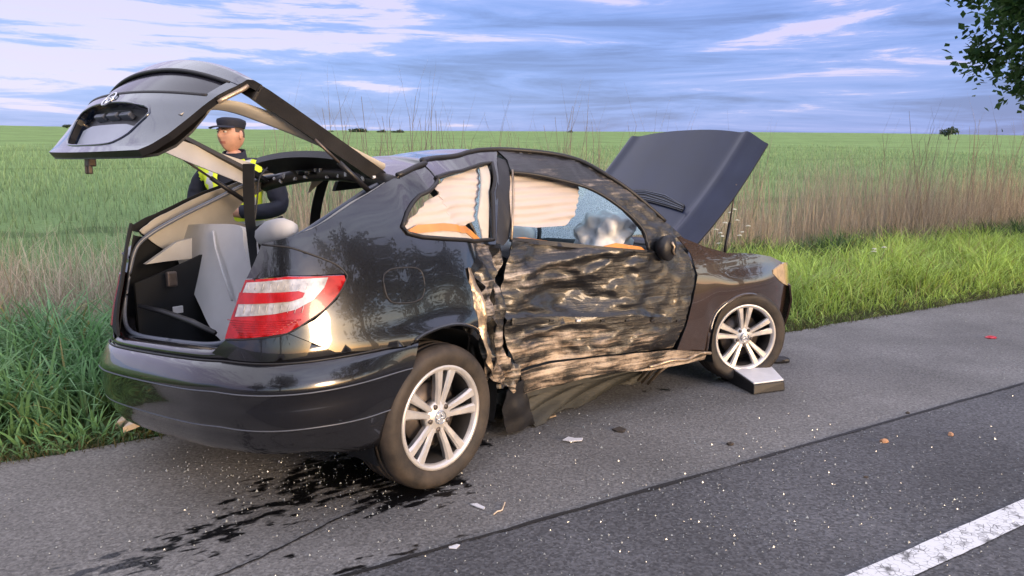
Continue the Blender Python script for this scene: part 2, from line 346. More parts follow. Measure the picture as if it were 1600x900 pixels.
def fabric(name, col, scale=(3, 3, 30)):
    m, t, b = bsdf_mat(name); c = N(t, 'ShaderNodeTexCoord'); p = N(t, 'ShaderNodeMapping'); p.inputs['Scale'].default_value = scale; L(t, c, 'Object', p, 0)
    n = N(t, 'ShaderNodeTexNoise'); n.inputs['Scale'].default_value = 1.2; n.inputs['Detail'].default_value = 6; L(t, p, 0, n, 'Vector')
    bp = N(t, 'ShaderNodeBump'); bp.inputs['Strength'].default_value = .3; bp.inputs['Distance'].default_value = .01; L(t, n, 0, bp, 'Height'); L(t, bp, 0, b, 'Normal')
    b.inputs['Base Color'].default_value = (*col, 1); b.inputs['Roughness'].default_value = .8; return m
M['airbag'] = fabric('airbag_fabric', (.52, .47, .45))
M['airbag_front'] = fabric('front_airbag_fabric', (.85, .88, .90), (6, 6, 6))

def glass_crazed():
    m, t, b = bsdf_mat('crazed_windscreen'); c = N(t, 'ShaderNodeTexCoord')
    v = N(t, 'ShaderNodeTexVoronoi'); v.feature = 'DISTANCE_TO_EDGE'; v.inputs['Scale'].default_value = 70; L(t, c, 'Object', v, 'Vector')
    r = N(t, 'ShaderNodeMapRange'); r.inputs[1].default_value = .0; r.inputs[2].default_value = .12; r.inputs[3].default_value = .95; r.inputs[4].default_value = .5; L(t, v, 0, r, 0)
    tr = N(t, 'ShaderNodeBsdfTranslucent'); tr.inputs[0].default_value = (.72, .84, .88, 1); tp = N(t, 'ShaderNodeBsdfTransparent'); tp.inputs[0].default_value = (.8, .93, .95, 1)
    r.inputs[3].default_value = .65; r.inputs[4].default_value = .28; mx = N(t, 'ShaderNodeMixShader'); L(t, r, 0, mx, 0); L(t, tp, 0, mx, 1); L(t, tr, 0, mx, 2)
    g = N(t, 'ShaderNodeBsdfGlossy'); g.inputs['Roughness'].default_value = .1; m3 = N(t, 'ShaderNodeMixShader'); m3.inputs[0].default_value = .07; L(t, mx, 0, m3, 1); L(t, g, 0, m3, 2); L(t, m3, 0, t.nodes['Material Output'], 0)
    return m
M['crazed'] = glass_crazed()
M['tinted'] = simple('tinted_rear_glass', (.02, .02, .03), .12, spec=.35)
M['dark_glass'] = simple('dark_glass', (.006, .007, .010), .04, coat=.6)

# ------------------------------------------------------------------ the ground
RA = R(30.3); rd = np.array([math.cos(RA), math.sin(RA)]); rn = np.array([-math.sin(RA), math.cos(RA)])   # along the road, towards the field
def rw(r, n, z=0): return (rd[0] * r + rn[0] * n, rd[1] * r + rn[1] * n, z)
EDGE, SEAM = 4.24, 2.40
def smooth(a, b, x):
    t = np.clip((x - a) / (b - a), 0, 1); return t * t * (3 - 2 * t)
def terrain(r, n):
    r = np.asarray(r, float); n = np.asarray(n, float)
    z = -.05 + .05 * smooth(EDGE, EDGE + .5, n) - .10 * smooth(6.2, 7.6, n) + .06 * smooth(8.0, 10, n)
    x = rd[0] * r + rn[0] * n; y = rd[1] * r + rn[1] * n; az = np.arctan2(x, np.maximum(y, 1))
    q = np.clip(az / .6, -1.2, 1.2); k = .062 + .0155 * q + .0075 * q * q
    d = np.maximum(n - 11, 0); d = np.where(d < 150, d, 150 + 60 * (1 - np.exp(-(d - 150) / 60)) - (d - 150) * .35)
    far = np.clip(d, -200, None)
    return z + k * far * smooth(11, 20, n)
def pos_n(t):
    """distance from the road's middle line, from world position"""
    g = N(t, 'ShaderNodeNewGeometry'); d = N(t, 'ShaderNodeVectorMath', operation='DOT_PRODUCT'); L(t, g, 'Position', d, 0); d.inputs[1].default_value = (rn[0], rn[1], 0)
    d2 = N(t, 'ShaderNodeVectorMath', operation='DOT_PRODUCT'); L(t, g, 'Position', d2, 0); d2.inputs[1].default_value = (rd[0], rd[1], 0)
    return g, d, d2
def ground_mat():
    m, t, b = bsdf_mat('field_ground'); g, d, d2 = pos_n(t)
    n1 = N(t, 'ShaderNodeTexNoise'); n1.inputs['Scale'].default_value = .35; n1.inputs['Detail'].default_value = 8; L(t, g, 'Position', n1, 'Vector')
    n2 = N(t, 'ShaderNodeTexNoise'); n2.inputs['Scale'].default_value = 9; n2.inputs['Detail'].default_value = 6; L(t, g, 'Position', n2, 'Vector')
    mr = N(t, 'ShaderNodeMapRange'); mr.inputs[1].default_value = 0; mr.inputs[2].default_value = 40; L(t, d, 1, mr, 0)
    rp = N(t, 'ShaderNodeValToRGB'); L(t, mr, 0, rp, 0); q = rp.color_ramp.elements
    q[0].position = 0; q[0].color = (.05, .065, .022, 1); q[1].position = 1; q[1].color = (.17, .265, .095, 1)
    for p, c in ((.15, (.06, .085, .026)), (.19, (.14, .13, .06)), (.26, (.14, .21, .095)), (.5, (.155, .245, .095))):
        z = rp.color_ramp.elements.new(p); z.color = (*c, 1)
    mm = N(t, 'ShaderNodeMath', operation='MULTIPLY_ADD'); L(t, n1, 0, mm, 0); mm.inputs[1].default_value = .9; mm.inputs[2].default_value = .30
    mm2 = N(t, 'ShaderNodeMath', operation='MULTIPLY_ADD'); L(t, n2, 0, mm2, 0); mm2.inputs[1].default_value = .7; L(t, mm, 0, mm2, 2)
    # tractor lines through the crop
    ng = N(t, 'ShaderNodeMath', operation='MULTIPLY_ADD'); L(t, n1, 0, ng, 0); ng.inputs[1].default_value = 3; L(t, d, 1, ng, 2)
    fr = N(t, 'ShaderNodeMath', operation='PINGPONG'); L(t, ng, 0, fr, 0); fr.inputs[1].default_value = 9
    ln = N(t, 'ShaderNodeMapRange'); ln.inputs[1].default_value = .25; ln.inputs[2].default_value = .5; ln.inputs[3].default_value = .62; ln.inputs[4].default_value = 1; L(t, fr, 0, ln, 0)
    k = N(t, 'ShaderNodeMath', operation='MULTIPLY'); L(t, mm2, 0, k, 0); L(t, ln, 0, k, 1)
    mx = N(t, 'ShaderNodeMixRGB', blend_type='MULTIPLY'); mx.inputs[0].default_value = 1; L(t, rp, 0, mx, 1); L(t, k, 0, mx, 2); L(t, mx, 0, b, 'Base Color')
    b.inputs['Roughness'].default_value = .9; b.inputs['Specular IOR Level'].default_value = .1
    bp = N(t, 'ShaderNodeBump'); bp.inputs['Strength'].default_value = .8; bp.inputs['Distance'].default_value = .15; L(t, n2, 0, bp, 'Height'); L(t, bp, 0, b, 'Normal')
    return m
def asphalt(name, base, grain, stains):
    m, t, b = bsdf_mat(name); g, d, d2 = pos_n(t)
    n1 = N(t, 'ShaderNodeTexNoise'); n1.inputs['Scale'].default_value = 1.1; n1.inputs['Detail'].default_value = 7; L(t, g, 'Position', n1, 'Vector')
    n2 = N(t, 'ShaderNodeTexVoronoi'); n2.inputs['Scale'].default_value = 105; L(t, g, 'Position', n2, 'Vector')
    n3 = N(t, 'ShaderNodeTexNoise'); n3.inputs['Scale'].default_value = 60; n3.inputs['Detail'].default_value = 5; L(t, g, 'Position', n3, 'Vector')
    sp_ = N(t, 'ShaderNodeSeparateColor'); L(t, n2, 'Color', sp_, 0)
    v1 = N(t, 'ShaderNodeMapRange'); v1.inputs[1].default_value = .3; v1.inputs[2].default_value = .7; v1.inputs[3].default_value = .72; v1.inputs[4].default_value = 1.25; L(t, n1, 0, v1, 0)
    v2 = N(t, 'ShaderNodeMapRange'); v2.inputs[3].default_value = 1 - grain; v2.inputs[4].default_value = 1 + grain; L(t, sp_, 0, v2, 0)
    v3 = N(t, 'ShaderNodeMapRange'); v3.inputs[1].default_value = .25; v3.inputs[2].default_value = .75; v3.inputs[3].default_value = .7; v3.inputs[4].default_value = 1.3; L(t, n3, 0, v3, 0)
    k = N(t, 'ShaderNodeMath', operation='MULTIPLY'); L(t, v1, 0, k, 0); L(t, v2, 0, k, 1)
    k2 = N(t, 'ShaderNodeMath', operation='MULTIPLY'); L(t, k, 0, k2, 0); L(t, v3, 0, k2, 1)
    mx = N(t, 'ShaderNodeMixRGB', blend_type='MULTIPLY'); mx.inputs[0].default_value = 1; mx.inputs[1].default_value = (*base, 1); L(t, k2, 0, mx, 2)
    last = mx; rough = None
    if stains:
        # spilled fluid: blotches drawn out along the road, gathered in a strip behind the car
        cmb = N(t, 'ShaderNodeCombineXYZ'); L(t, d2, 1, cmb, 0); L(t, d, 1, cmb, 1)
        mpn = N(t, 'ShaderNodeMapping'); mpn.inputs['Scale'].default_value = (10, 22, 1); mpn.inputs['Rotation'].default_value = (0, 0, -.10); L(t, cmb, 0, mpn, 0)
        s = N(t, 'ShaderNodeTexNoise'); s.inputs['Scale'].default_value = 1; s.inputs['Detail'].default_value = 3.5; s.inputs['Roughness'].default_value = .5; L(t, mpn, 0, s, 'Vector')
        acc = None
        # patches as ellipses: centre (r, n), half sizes
        for (cr_, cn_, ar_, an_, w_) in stains:
            e1 = N(t, 'ShaderNodeMath', operation='SUBTRACT'); L(t, d2, 1, e1, 0); e1.inputs[1].default_value = cr_
            e2 = N(t, 'ShaderNodeMath', operation='SUBTRACT'); L(t, d, 1, e2, 0); e2.inputs[1].default_value = cn_
            p1 = N(t, 'ShaderNodeMath', operation='DIVIDE'); L(t, e1, 0, p1, 0); p1.inputs[1].default_value = ar_
            p2 = N(t, 'ShaderNodeMath', operation='DIVIDE'); L(t, e2, 0, p2, 0); p2.inputs[1].default_value = an_
            cc = N(t, 'ShaderNodeCombineXYZ'); L(t, p1, 0, cc, 0); L(t, p2, 0, cc, 1)
            ln = N(t, 'ShaderNodeVectorMath', operation='LENGTH'); L(t, cc, 0, ln, 0)
            f = N(t, 'ShaderNodeMapRange'); f.inputs[1].default_value = 0; f.inputs[2].default_value = 1.3; f.inputs[3].default_value = w_; f.inputs[4].default_value = 0; L(t, ln, 1, f, 0)
            if acc is None: acc = f
            else:
                mxm = N(t, 'ShaderNodeMath', operation='MAXIMUM'); L(t, acc, 0, mxm, 0); L(t, f, 0, mxm, 1); acc = mxm
        sm = N(t, 'ShaderNodeMath', operation='ADD'); L(t, s, 0, sm, 0); L(t, acc, 0, sm, 1)
        th = N(t, 'ShaderNodeMapRange'); th.inputs[1].default_value = .72; th.inputs[2].default_value = .80; L(t, sm, 0, th, 0)
        m2 = N(t, 'ShaderNodeMixRGB'); L(t, th, 0, m2, 0); L(t, mx, 0, m2, 1); m2.inputs[2].default_value = (.006, .006, .007, 1); last = m2
        rr = N(t, 'ShaderNodeMapRange'); rr.inputs[3].default_value = .78; rr.inputs[4].default_value = .30; L(t, th, 0, rr, 0); L(t, rr, 0, b, 'Roughness')
    else: b.inputs['Roughness'].default_value = .75
    L(t, last, 0, b, 'Base Color'); b.inputs['Specular IOR Level'].default_value = .4
    ad = N(t, 'ShaderNodeMath', operation='MULTIPLY_ADD'); L(t, sp_, 0, ad, 0); ad.inputs[1].default_value = .5; L(t, n3, 0, ad, 2)
    bp = N(t, 'ShaderNodeBump'); bp.inputs['Strength'].default_value = .55; bp.inputs['Distance'].default_value = .006; L(t, ad, 0, bp, 'Height'); L(t, bp, 0, b, 'Normal')
    return m
def to_rn(p): return float(np.dot(p[:2], rd)), float(np.dot(p[:2], rn))
st = []
for (u, v, ar_, an_, w_) in ((560, 735, .60, .32, .52), (640, 770, .35, .2, .5), (470, 760, .5, .2, .30), (440, 790, .50, .16, .34), (330, 835, .45, .16, .33), (200, 880, .5, .16, .31), (120, 905, .4, .14, .24), (640, 860, .4, .12, .2), (400, 880, .4, .1, .2), (560, 880, .18, .10, .25), (1100, 850, .15, .05, .2), (880, 600, .9, .3, .3), (1140, 585, .35, .25, .3), (730, 700, .5, .12, .22), (1040, 610, .3, .1, .2)):
    r_, n_ = to_rn(ground(u, v)); st.append((r_, n_, ar_, an_, w_))
M['asphalt_shoulder'] = asphalt('worn_grey_asphalt', (.168, .164, .158), .30, st)
M['asphalt_lane'] = asphalt('dark_lane_asphalt', (.086, .087, .092), .42, None)
M['ground'] = ground_mat()
rr_ = np.unique(np.concatenate([-np.geomspace(30, 900, 22), np.linspace(-30, 50, 161), np.geomspace(50, 1200, 34)]))
nn_ = np.unique(np.concatenate([-np.geomspace(12, 500, 14), np.linspace(-12, EDGE - .3, 12), np.linspace(EDGE - .05, 12, 54), np.geomspace(12.2, 900, 70)]))
RRg, NNg = np.meshgrid(rr_, nn_, indexing='ij'); Zg = terrain(RRg, NNg)
bumpy = np.array([mnoise.noise(Vector((a * .9, b * .9, 0))) * .04 for a, b in zip(RRg.ravel(), NNg.ravel())]).reshape(RRg.shape)
Zg = Zg + bumpy * smooth(EDGE + .1, EDGE + .8, NNg)
V = np.stack([rd[0] * RRg + rn[0] * NNg, rd[1] * RRg + rn[1] * NNg, Zg], -1).reshape(-1, 3)
tag(mesh_obj('field_terrain', V, grid_faces(len(rr_), len(nn_)), M['ground']), kind='structure')
def strip(name, n0, n1, z, mat, r0=-120, r1=160, wob=0.0, wob0=0.0):
    rr = np.concatenate([np.linspace(r0, -6, 20, endpoint=False), np.arange(-6, 16, .06), np.linspace(16, r1, 20)])
    V = []
    for i, r in enumerate(rr):
        w = wob * (mnoise.noise(Vector((r * 2.1, 3, 0))) + .6 * mnoise.noise(Vector((r * 9, 7, 0)))); w0 = wob0 * (mnoise.noise(Vector((r * 3, 11, 0))) + .7 * mnoise.noise(Vector((r * 14, 5, 0))))
        V += [rw(r, n0 + w0, z), rw(r, n1 + w, z)]
    return mesh_obj(name, V, [(2 * i, 2 * i + 2, 2 * i + 3, 2 * i + 1) for i in range(len(rr) - 1)], mat, smooth=False)
tag(strip('road_shoulder', SEAM - .1, EDGE, 0.0, M['asphalt_shoulder'], wob=.05), kind='structure')
tag(strip('road_lane', -3.6, SEAM, .004, M['asphalt_lane'], wob=.010), kind='structure')
M['crack'] = simple('tar_seam', (.012, .012, .013), .6)
seam = strip('asphalt_joint', SEAM - .010, SEAM + .008, .008, M['crack'], r0=-10, r1=40, wob=.010, wob0=.012); tag(seam, kind='structure')
ck = [ground(u, v, .0) for u, v in ((330, 905), (380, 884), (432, 860), (480, 836), (522, 814), (560, 798), (604, 781))]; ck = spline(ck, 6); V = []
for i, p in enumerate(ck):
    w = .005 + .004 * mnoise.noise(Vector((i * .7, 0, 0))); q = rn * w; d_ = .012 * mnoise.noise(Vector((i * .5, 4, 0))); V += [(p[0] - q[0] + rn[0] * d_, p[1] - q[1] + rn[1] * d_, .004), (p[0] + q[0] + rn[0] * d_, p[1] + q[1] + rn[1] * d_, .004)]
tag(mesh_obj('road_crack', V, [(2 * i, 2 * i + 2, 2 * i + 3, 2 * i + 1) for i in range(len(ck) - 1)], M['crack'], None, False), kind='structure')
def linepaint():
    m, t, b = bsdf_mat('road_paint'); g = N(t, 'ShaderNodeNewGeometry')
    v = N(t, 'ShaderNodeTexVoronoi'); v.feature = 'DISTANCE_TO_EDGE'; v.inputs['Scale'].default_value = 38; L(t, g, 'Position', v, 'Vector')
    n = N(t, 'ShaderNodeTexNoise'); n.inputs['Scale'].default_value = 16; n.inputs['Detail'].default_value = 6; L(t, g, 'Position', n, 'Vector')
    r = N(t, 'ShaderNodeMapRange'); r.inputs[1].default_value = .015; r.inputs[2].default_value = .07; L(t, v, 0, r, 0)
    w = N(t, 'ShaderNodeMapRange'); w.inputs[1].default_value = .30; w.inputs[2].default_value = .44; L(t, n, 0, w, 0)
    k = N(t, 'ShaderNodeMath', operation='MAXIMUM'); L(t, r, 0, k, 0)
    n5 = N(t, 'ShaderNodeMapRange'); n5.inputs[1].default_value = .42; n5.inputs[2].default_value = .6; L(t, n, 0, n5, 0); L(t, n5, 0, k, 1)
    k2 = N(t, 'ShaderNodeMath', operation='MULTIPLY'); L(t, k, 0, k2, 0); L(t, w, 0, k2, 1)
    mx = N(t, 'ShaderNodeMixRGB'); L(t, k2, 0, mx, 0); mx.inputs[1].default_value = (.13, .13, .13, 1); mx.inputs[2].default_value = (.72, .73, .74, 1); L(t, mx, 0, b, 'Base Color'); b.inputs['Roughness'].default_value = .7
    return m
M['line'] = linepaint()
tag(strip('lane_marking', 1.375, 1.497, .0085, M['line'], r0=-20, r1=60, wob=.004, wob0=.004), kind='structure')

# ------------------------------------------------------------------ the car
car = empty('crashed_car', (CX, CY, 0), YAW)
tag(car, 'wrecked black hatchback coupe with caved-in side, raised tailgate and raised bonnet', 'car')
near_at = NEAR.at
def qdent(s, z):
    """buckles of the rear quarter"""
    d = .006 * fbm(s * 3.2, z * 3.2, 1.3, 2) * smooth(1.3, 1.7, s)
    d -= .030 * math.exp(-((s - 1.86) / .10) ** 2 - ((z - 1.30) / .12) ** 2) * 1.0
    d += .016 * math.exp(-((s - 1.66) / .05) ** 2 - ((z - 1.27) / .10) ** 2)
    d -= .014 * math.exp(-((s - 1.55) / .05) ** 2 - ((z - 1.25) / .12) ** 2)
    d -= .006 * math.exp(-((s - 1.60) / .14) ** 2 - ((z - .84) / .06) ** 2)
    d += .005 * math.exp(-((s - 1.74) / .09) ** 2 - ((z - .80) / .07) ** 2)
    d += .02 * smooth(.60, .70, z) * (1 - smooth(.72, .80, z)) * math.exp(-((s - 1.55) / .35) ** 2)    # wheel arch flare
    return float(d)
QP = [(776, 236), (735, 239), (700, 247), (660, 259), (622, 275), (600, 287), (560, 312), (520, 339), (487, 358), (450, 371), (409, 381),
      (458, 387), (516, 408), (541, 427), (541, 440), (527, 468), (492, 500), (450, 520), (487, 535), (524, 550), (580, 547), (636, 539),
      (645, 531), (660, 521), (688, 510), (716, 506), (738, 512), (746, 520), (743, 485), (737, 450), (733, 420), (742, 402), (745, 381), (774, 382), (779, 300)]
WP = [(628, 354), (636, 332), (656, 305), (688, 281), (720, 267), (752, 256), (768, 254), (769, 300), (770, 374), (744, 376), (700, 373), (660, 370), (636, 364)]
q_sz = pxs(QP, smax=2.9); w_sz = pxs(WP, smax=2.9)
quarter = sheet('quarter_panel', q_sz, near_at, M['paint'], car, [w_sz], .022, .006, qdent, M['interior_dark'])
def ring(name, poly, w, lift, mat, parent, mapf=near_at, dent=None, closed=True, seg=6):
    P = resample(poly, .03) if closed else np.array(poly)
    pts = mapf(P[:, 0], P[:, 1], np.array([(dent(a, b) if dent else 0) + lift for a, b in P]))
    if closed: pts = np.vstack([pts, pts[:2]])
    return tube_obj(name, pts, w, mat, parent, seg)
ring('window_seal', w_sz, .010, .004, M['rubber'], quarter, dent=qdent)
# fuel flap: a rounded square lid with a dark joint round it
FL = [(599, 428), (612, 419), (648, 417), (660, 425), (664, 450), (660, 466), (645, 473), (612, 474), (603, 462), (598, 440)]
fl_sz = rounded(pxs(FL), 2)
flap = sheet('fuel_flap', fl_sz, near_at, M['paint'], quarter, (), .02, .004, lambda a, b: qdent(a, b) + .0035)
ring('flap_joint', fl_sz, .0035, .002, M['rubber'], flap.parent, dent=qdent)
# the far quarter, unbent
far_q = [(s, z) for s, z in q_sz if True]
cut = [(min(s, 2.05), z) for s, z in far_q]
FQ = sheet('quarter_panel', cut, FAR.at, M['paint'], car, [[(min(s, 1.98), z) for s, z in w_sz]], .035, .006, None, M['interior_dark'])
tr_out = [(s, z) for s, z in pxs([(700, 250), (622, 279), (560, 316), (500, 355), (455, 376), (420, 384), (458, 392), (520, 410), (600, 405), (700, 400)], smax=2.9)]
sheet('pillar_trim', tr_out, lambda s, z, o: FAR.at(s, z, o - .045), M['beige'], car, [[(min(s, 1.9), z - .005) for s, z in w_sz]], .04, .004)
sheet('pillar_trim', tr_out, lambda s, z, o: NEAR.at(s, z, o - .05), M['beige'], car, [[(min(s, 2.0), z - .005) for s, z in w_sz]], .04, .004)

# tail lights
def tail_light(side, mark):
    A = lambda pts: pxs(pts, smax=1.4)
    body = A([(385, 437), (450, 432), (510, 431), (537, 430), (539, 437), (529, 458), (509, 480), (481, 501), (448, 520), (400, 527), (353, 529), (365, 490)])
    if mark < 0: body = [(s, z) for s, z in body]
    o = sheet('tail_light', body, lambda s, z, f: side.at(s, z, f + .006), M['red_lens'], car, (), .02, .02)
    if mark < 0:
        sheet('lamp_housing', [(.52, .74), (1.1, .74), (1.15, 1.1), (.6, 1.13), (.5, .95)], lambda s, z, f: side.at(s, z, f - .028), M['interior_dark'], o, (), .05, .004); return o
    white = A([(388, 441), (445, 436), (511, 433), (505, 449), (488, 468), (462, 483), (430, 490), (370, 494), (378, 466)])
    w = sheet('clear_lens', white, lambda s, z, f: side.at(s, z, f + .010), M['white_lens'], o, (), .02, .004)
    bar = A([(378, 456), (440, 456), (466, 454), (475, 457), (472, 464), (455, 470), (420, 473), (373, 474)])
    sheet('red_bar', bar, lambda s, z, f: side.at(s, z, f + .014), M['red_lens'], o, (), .02, .004)
    for k in range(9):
        u0 = 392 + 11 * k; P_ = np.array(A([(u0, 443), (u0 - 3, 452)])); tube_obj('lens_rib', side.at(P_[:, 0], P_[:, 1], .0115 * np.ones(2)), .0012, M['seat_grey'], o, 4)
        P_ = np.array(A([(u0 - 6, 476), (u0 - 9, 488)])); tube_obj('lens_rib', side.at(P_[:, 0], P_[:, 1], .0115 * np.ones(2)), .0012, M['seat_grey'], o, 4)
    G_ = spline(np.array(A([(410, 382), (458, 388), (516, 409), (540, 428), (539, 440), (528, 460), (508, 482), (480, 502), (448, 521), (400, 529), (354, 531)])), 6); tube_obj('lamp_joint', side.at(G_[:, 0], G_[:, 1], .004 + 0 * G_[:, 0]), .0042, M['rubber'], o, 5)
    cap = A([(409, 382), (458, 388), (516, 409), (540, 427), (510, 429), (450, 430), (386, 435), (399, 408)])
    sheet('light_cap', cap, lambda s, z, f: side.at(s, z, f + .004), M['paint'], o, (), .02, .006)
    # fine ribs moulded in the lower lens
    for k in range(7):
        t0 = k / 6; p0 = A([(372 + 20 * t0 - 14, 499 + 24 * t0)])[0]; p1 = A([(470 - 40 * t0, 499 + 22 * t0)])[0]
        P = np.array([np.linspace(p0[0], p1[0], 10), np.linspace(p0[1], p1[1], 10)]).T
        mesh = side.at(P[:, 0], P[:, 1], .0075 * np.ones(10)); tube_obj('lens_rib', mesh, .0022, M['red_lens'], o, 4)
    return o
tail_light(NEAR, 1); tail_light(FAR, -1)
sheet('corner_panel', [(.40, .75), (.62, .79), (.66, 1.0), (.74, 1.16), (.60, 1.17), (.53, 1.08), (.50, .92), (.46, .82)], FAR.at, M['interior_dark'], car, (), .03, .012)

# rear bumper, one moulding right round the tail
BZ = np.array([.705, .70, .675, .635, .612, .600, .592, .53, .462, .455, .448, .42, .375, .34, .322])
BO = np.array([-.02, .010, .026, .044, .052, .050, .044, .047, .046, .043, .036, .032, .020, .0, -.05])
nS = 130; P = np.zeros((nS, len(BZ), 3)); T_ = np.zeros_like(P)
def bump_end(z): return np.interp(z, [.27, .33, .45, .6, .71], [1.15, 1.20, 1.27, 1.355, 1.405])
def bump_z(z, ss): return z - .055 * smooth(.85, 1.15, np.abs(ss)) * smooth(.5, .33, z)
for j, (z, o) in enumerate(zip(BZ, BO)):
    s1 = bump_end(z); ss = np.linspace(-s1, s1, nS); zz = bump_z(z, ss)
    oe = np.where(o > 0, o * (1 - .80 * smooth(.95, 1.36, np.abs(ss))), o)
    P[:, j] = NEAR.at(ss, zz, oe); T_[:, j] = NEAR.at(ss, zz, oe - .012) - P[:, j]
bumper = shell(P, T_, 'rear_bumper', M['paint'], car, M['black_plastic'])
for z, o in ((.596, .0500), (.452, .0415)):
    ss = np.linspace(-bump_end(z), bump_end(z), 90); tube_obj('bumper_crease', NEAR.at(ss, bump_z(z, ss), o * (1 - .80 * smooth(.95, 1.36, np.abs(ss)))), .0028, M['seal_grey'], bumper, 5)
ss = np.linspace(-1.38, 1.38, 100); tube_obj('bumper_joint', NEAR.at(ss, .7045 + 0 * ss, .006 + 0 * ss), .004, M['rubber'], bumper, 5)
# body below the tailgate opening: from the bumper joint up and over into the opening
rows = [(.704, -.012), (.715, -.004), (.728, -.006), (.738, -.018), (.744, -.04), (.745, -.075), (.735, -.10)]
SZ = np.linspace(-1.15, 1.15, 80); P = np.zeros((80, len(rows), 3))
for j, (z, o) in enumerate(rows):
    rise = .085 * smooth(.42, .66, np.abs(SZ)) * (j / (len(rows) - 1))
    P[:, j] = NEAR.at(SZ, z + rise, o)
T_ = np.zeros_like(P); T_[..., 2] = -.004
shell(P, T_, 'tailgate_sill', M['paint'], car)
# corner below each tail light, between light, bumper and wheel panel
lowc = pxs([(353, 530), (400, 528), (448, 521), (487, 536), (524, 551), (480, 556), (420, 566), (360, 562), (330, 552)], smax=1.3)
lowc = [p for i, p in enumerate(lowc) if i != 4]
sheet('corner_panel', lowc, lambda s, z, o: NEAR.at(s, z, o - .002), M['paint'], car, (), .02, .004)
sheet('corner_panel', lowc, lambda s, z, o: FAR.at(s, z, o - .002), M['paint'], car, (), .03, .004)

# the tailgate opening: rubber seal and the painted channel behind it
def opening(y):
    y_ = [(0, -.79, .742), (.30, -.785, .745), (.46, -.775, .765), (.535, -.76, .82), (.565, -.735, .92), (.58, -.70, 1.02), (.585, -.655, 1.09), (.575, -.58, 1.13), (.56, -.45, 1.18), (.54, -.28, 1.255), (.52, -.10, 1.335), (.50, .02, 1.375), (.3, .05, 1.39), (0, .05, 1.395)]
    return [(x, y * a, z - float(lean(y * a, z))) for a, x, z in y_]
half = spline(opening(-1), 8); far_ = spline(opening(1), 8)
loop = np.vstack([half, far_[::-1][1:-1], half[:1]])
tube_obj('opening_seal', loop, .0105, M['seal_grey'], car, 8)
for nm, hf, sgn in (('opening_channel', half, -1), ('opening_channel', far_, 1)):
    n_ = len(hf); P = np.zeros((n_, 5, 3)); side = NEAR if sgn < 0 else FAR
    out = np.zeros((n_, 3)); i0 = int(n_ * .12)
    for i in range(n_):
        t = hf[min(i + 1, n_ - 1)] - hf[max(i - 1, 0)]; t /= np.linalg.norm(t) + 1e-9
        o = np.cross(t, (1, 0, .35) if hf[i][2] < 1.0 else (.25, 0, 1)); o /= np.linalg.norm(o) + 1e-9
        if o[1] * sgn < 0 and i > i0: o = -o
        if i <= i0: o = np.array([-.2, 0, -1.0])
        out[i] = o
    for i in range(n_):
        for j, (a, b) in enumerate(((0, 0), (.02, -.012), (.045, -.014), (.075, -.004), (.10, -.002))):
            P[i, j] = hf[i] + out[i] * a * (.55 if sgn < 0 or hf[i][2] < .8 else .9) + np.array([.6, 0, 1]) * b
    T_ = np.zeros_like(P); T_[..., 0] = .006; T_[..., 2] = -.003
    shell(P[i0:], T_[i0:], nm, M['paint'], car)
# ---- crushed middle: pillar, door, sill
def crush(s, z, a=1.0):
    n1 = fbm(s * 3.0, z * 5.0, 4.2, 3); n2 = mnoise.noise(Vector((s * 8, z * 16, 2.2)))
    ridge = abs(mnoise.noise(Vector((s * 4.5 + .8 * n1, z * 9, 8.1))))
    r2 = abs(mnoise.noise(Vector((s * 9 + n1, z * 20, 3.1))))
    return a * (.026 * n1 + .003 * n2 - .024 * ridge - .005 * r2)
def ddent(s, z):
    k = 1 - .72 * float(smooth(3.15, 3.5, s))                  # hit hardest at its rear end
    d = crush(s, z, k)
    d -= .055 * math.exp(-((s - 2.55) / .35) ** 2 - ((z - .70) / .16) ** 2)
    d += .030 * math.exp(-((z - (.86 + .10 * math.sin((s - 2.2) * 2.2))) / .025) ** 2) * float(smooth(2.2, 2.5, s)) * (1 - float(smooth(3.1, 3.4, s)))
    d += .028 * math.exp(-((z - (.575 + .02 * math.sin(s * 5))) / .022) ** 2) * float(smooth(2.2, 2.4, s)) * (1 - float(smooth(2.9, 3.2, s)))
    d -= .03 * math.exp(-((s - 2.12) / .05) ** 2)
    w = (1 - float(smooth(2.6, 3.45, s))) * float(smooth(.52, .66, z)); sl = z + .16 * s
    d += w * (.024 * (.5 - abs(mnoise.noise(Vector((s * 2.6, sl * 7, 1.7)))) * 1.6) + .006 * (.5 - abs(mnoise.noise(Vector((s * 7, sl * 15, 6.7)))) * 1.8))
    w2 = float(smooth(.55, .62, z)) * (1 - float(smooth(3.3, 3.55, s))); d += w2 * .008 * mnoise.noise(Vector((s * 3.5, (z - .12 * s) * 18, 3.3)))
    d *= 1 - .8 * math.exp(-((z - (.655 - .118 * (s - 2.164))) / .022) ** 2)
    return float(d)
DP = [(797, 375), (830, 378), (860, 380), (940, 389), (1012, 394), (1032, 396), (1050, 372), (1076, 399), (1086, 428), (1084, 450), (1076, 478), (1068, 511), (1053, 545), (980, 550), (920, 557), (860, 566), (811, 579), (800, 545), (795, 500), (792, 430)]
door = sheet('front_door', pxs(DP, smax=3.9), near_at, M['paint_scuffed'], car, (), .012, .006, ddent, M['interior_dark'])
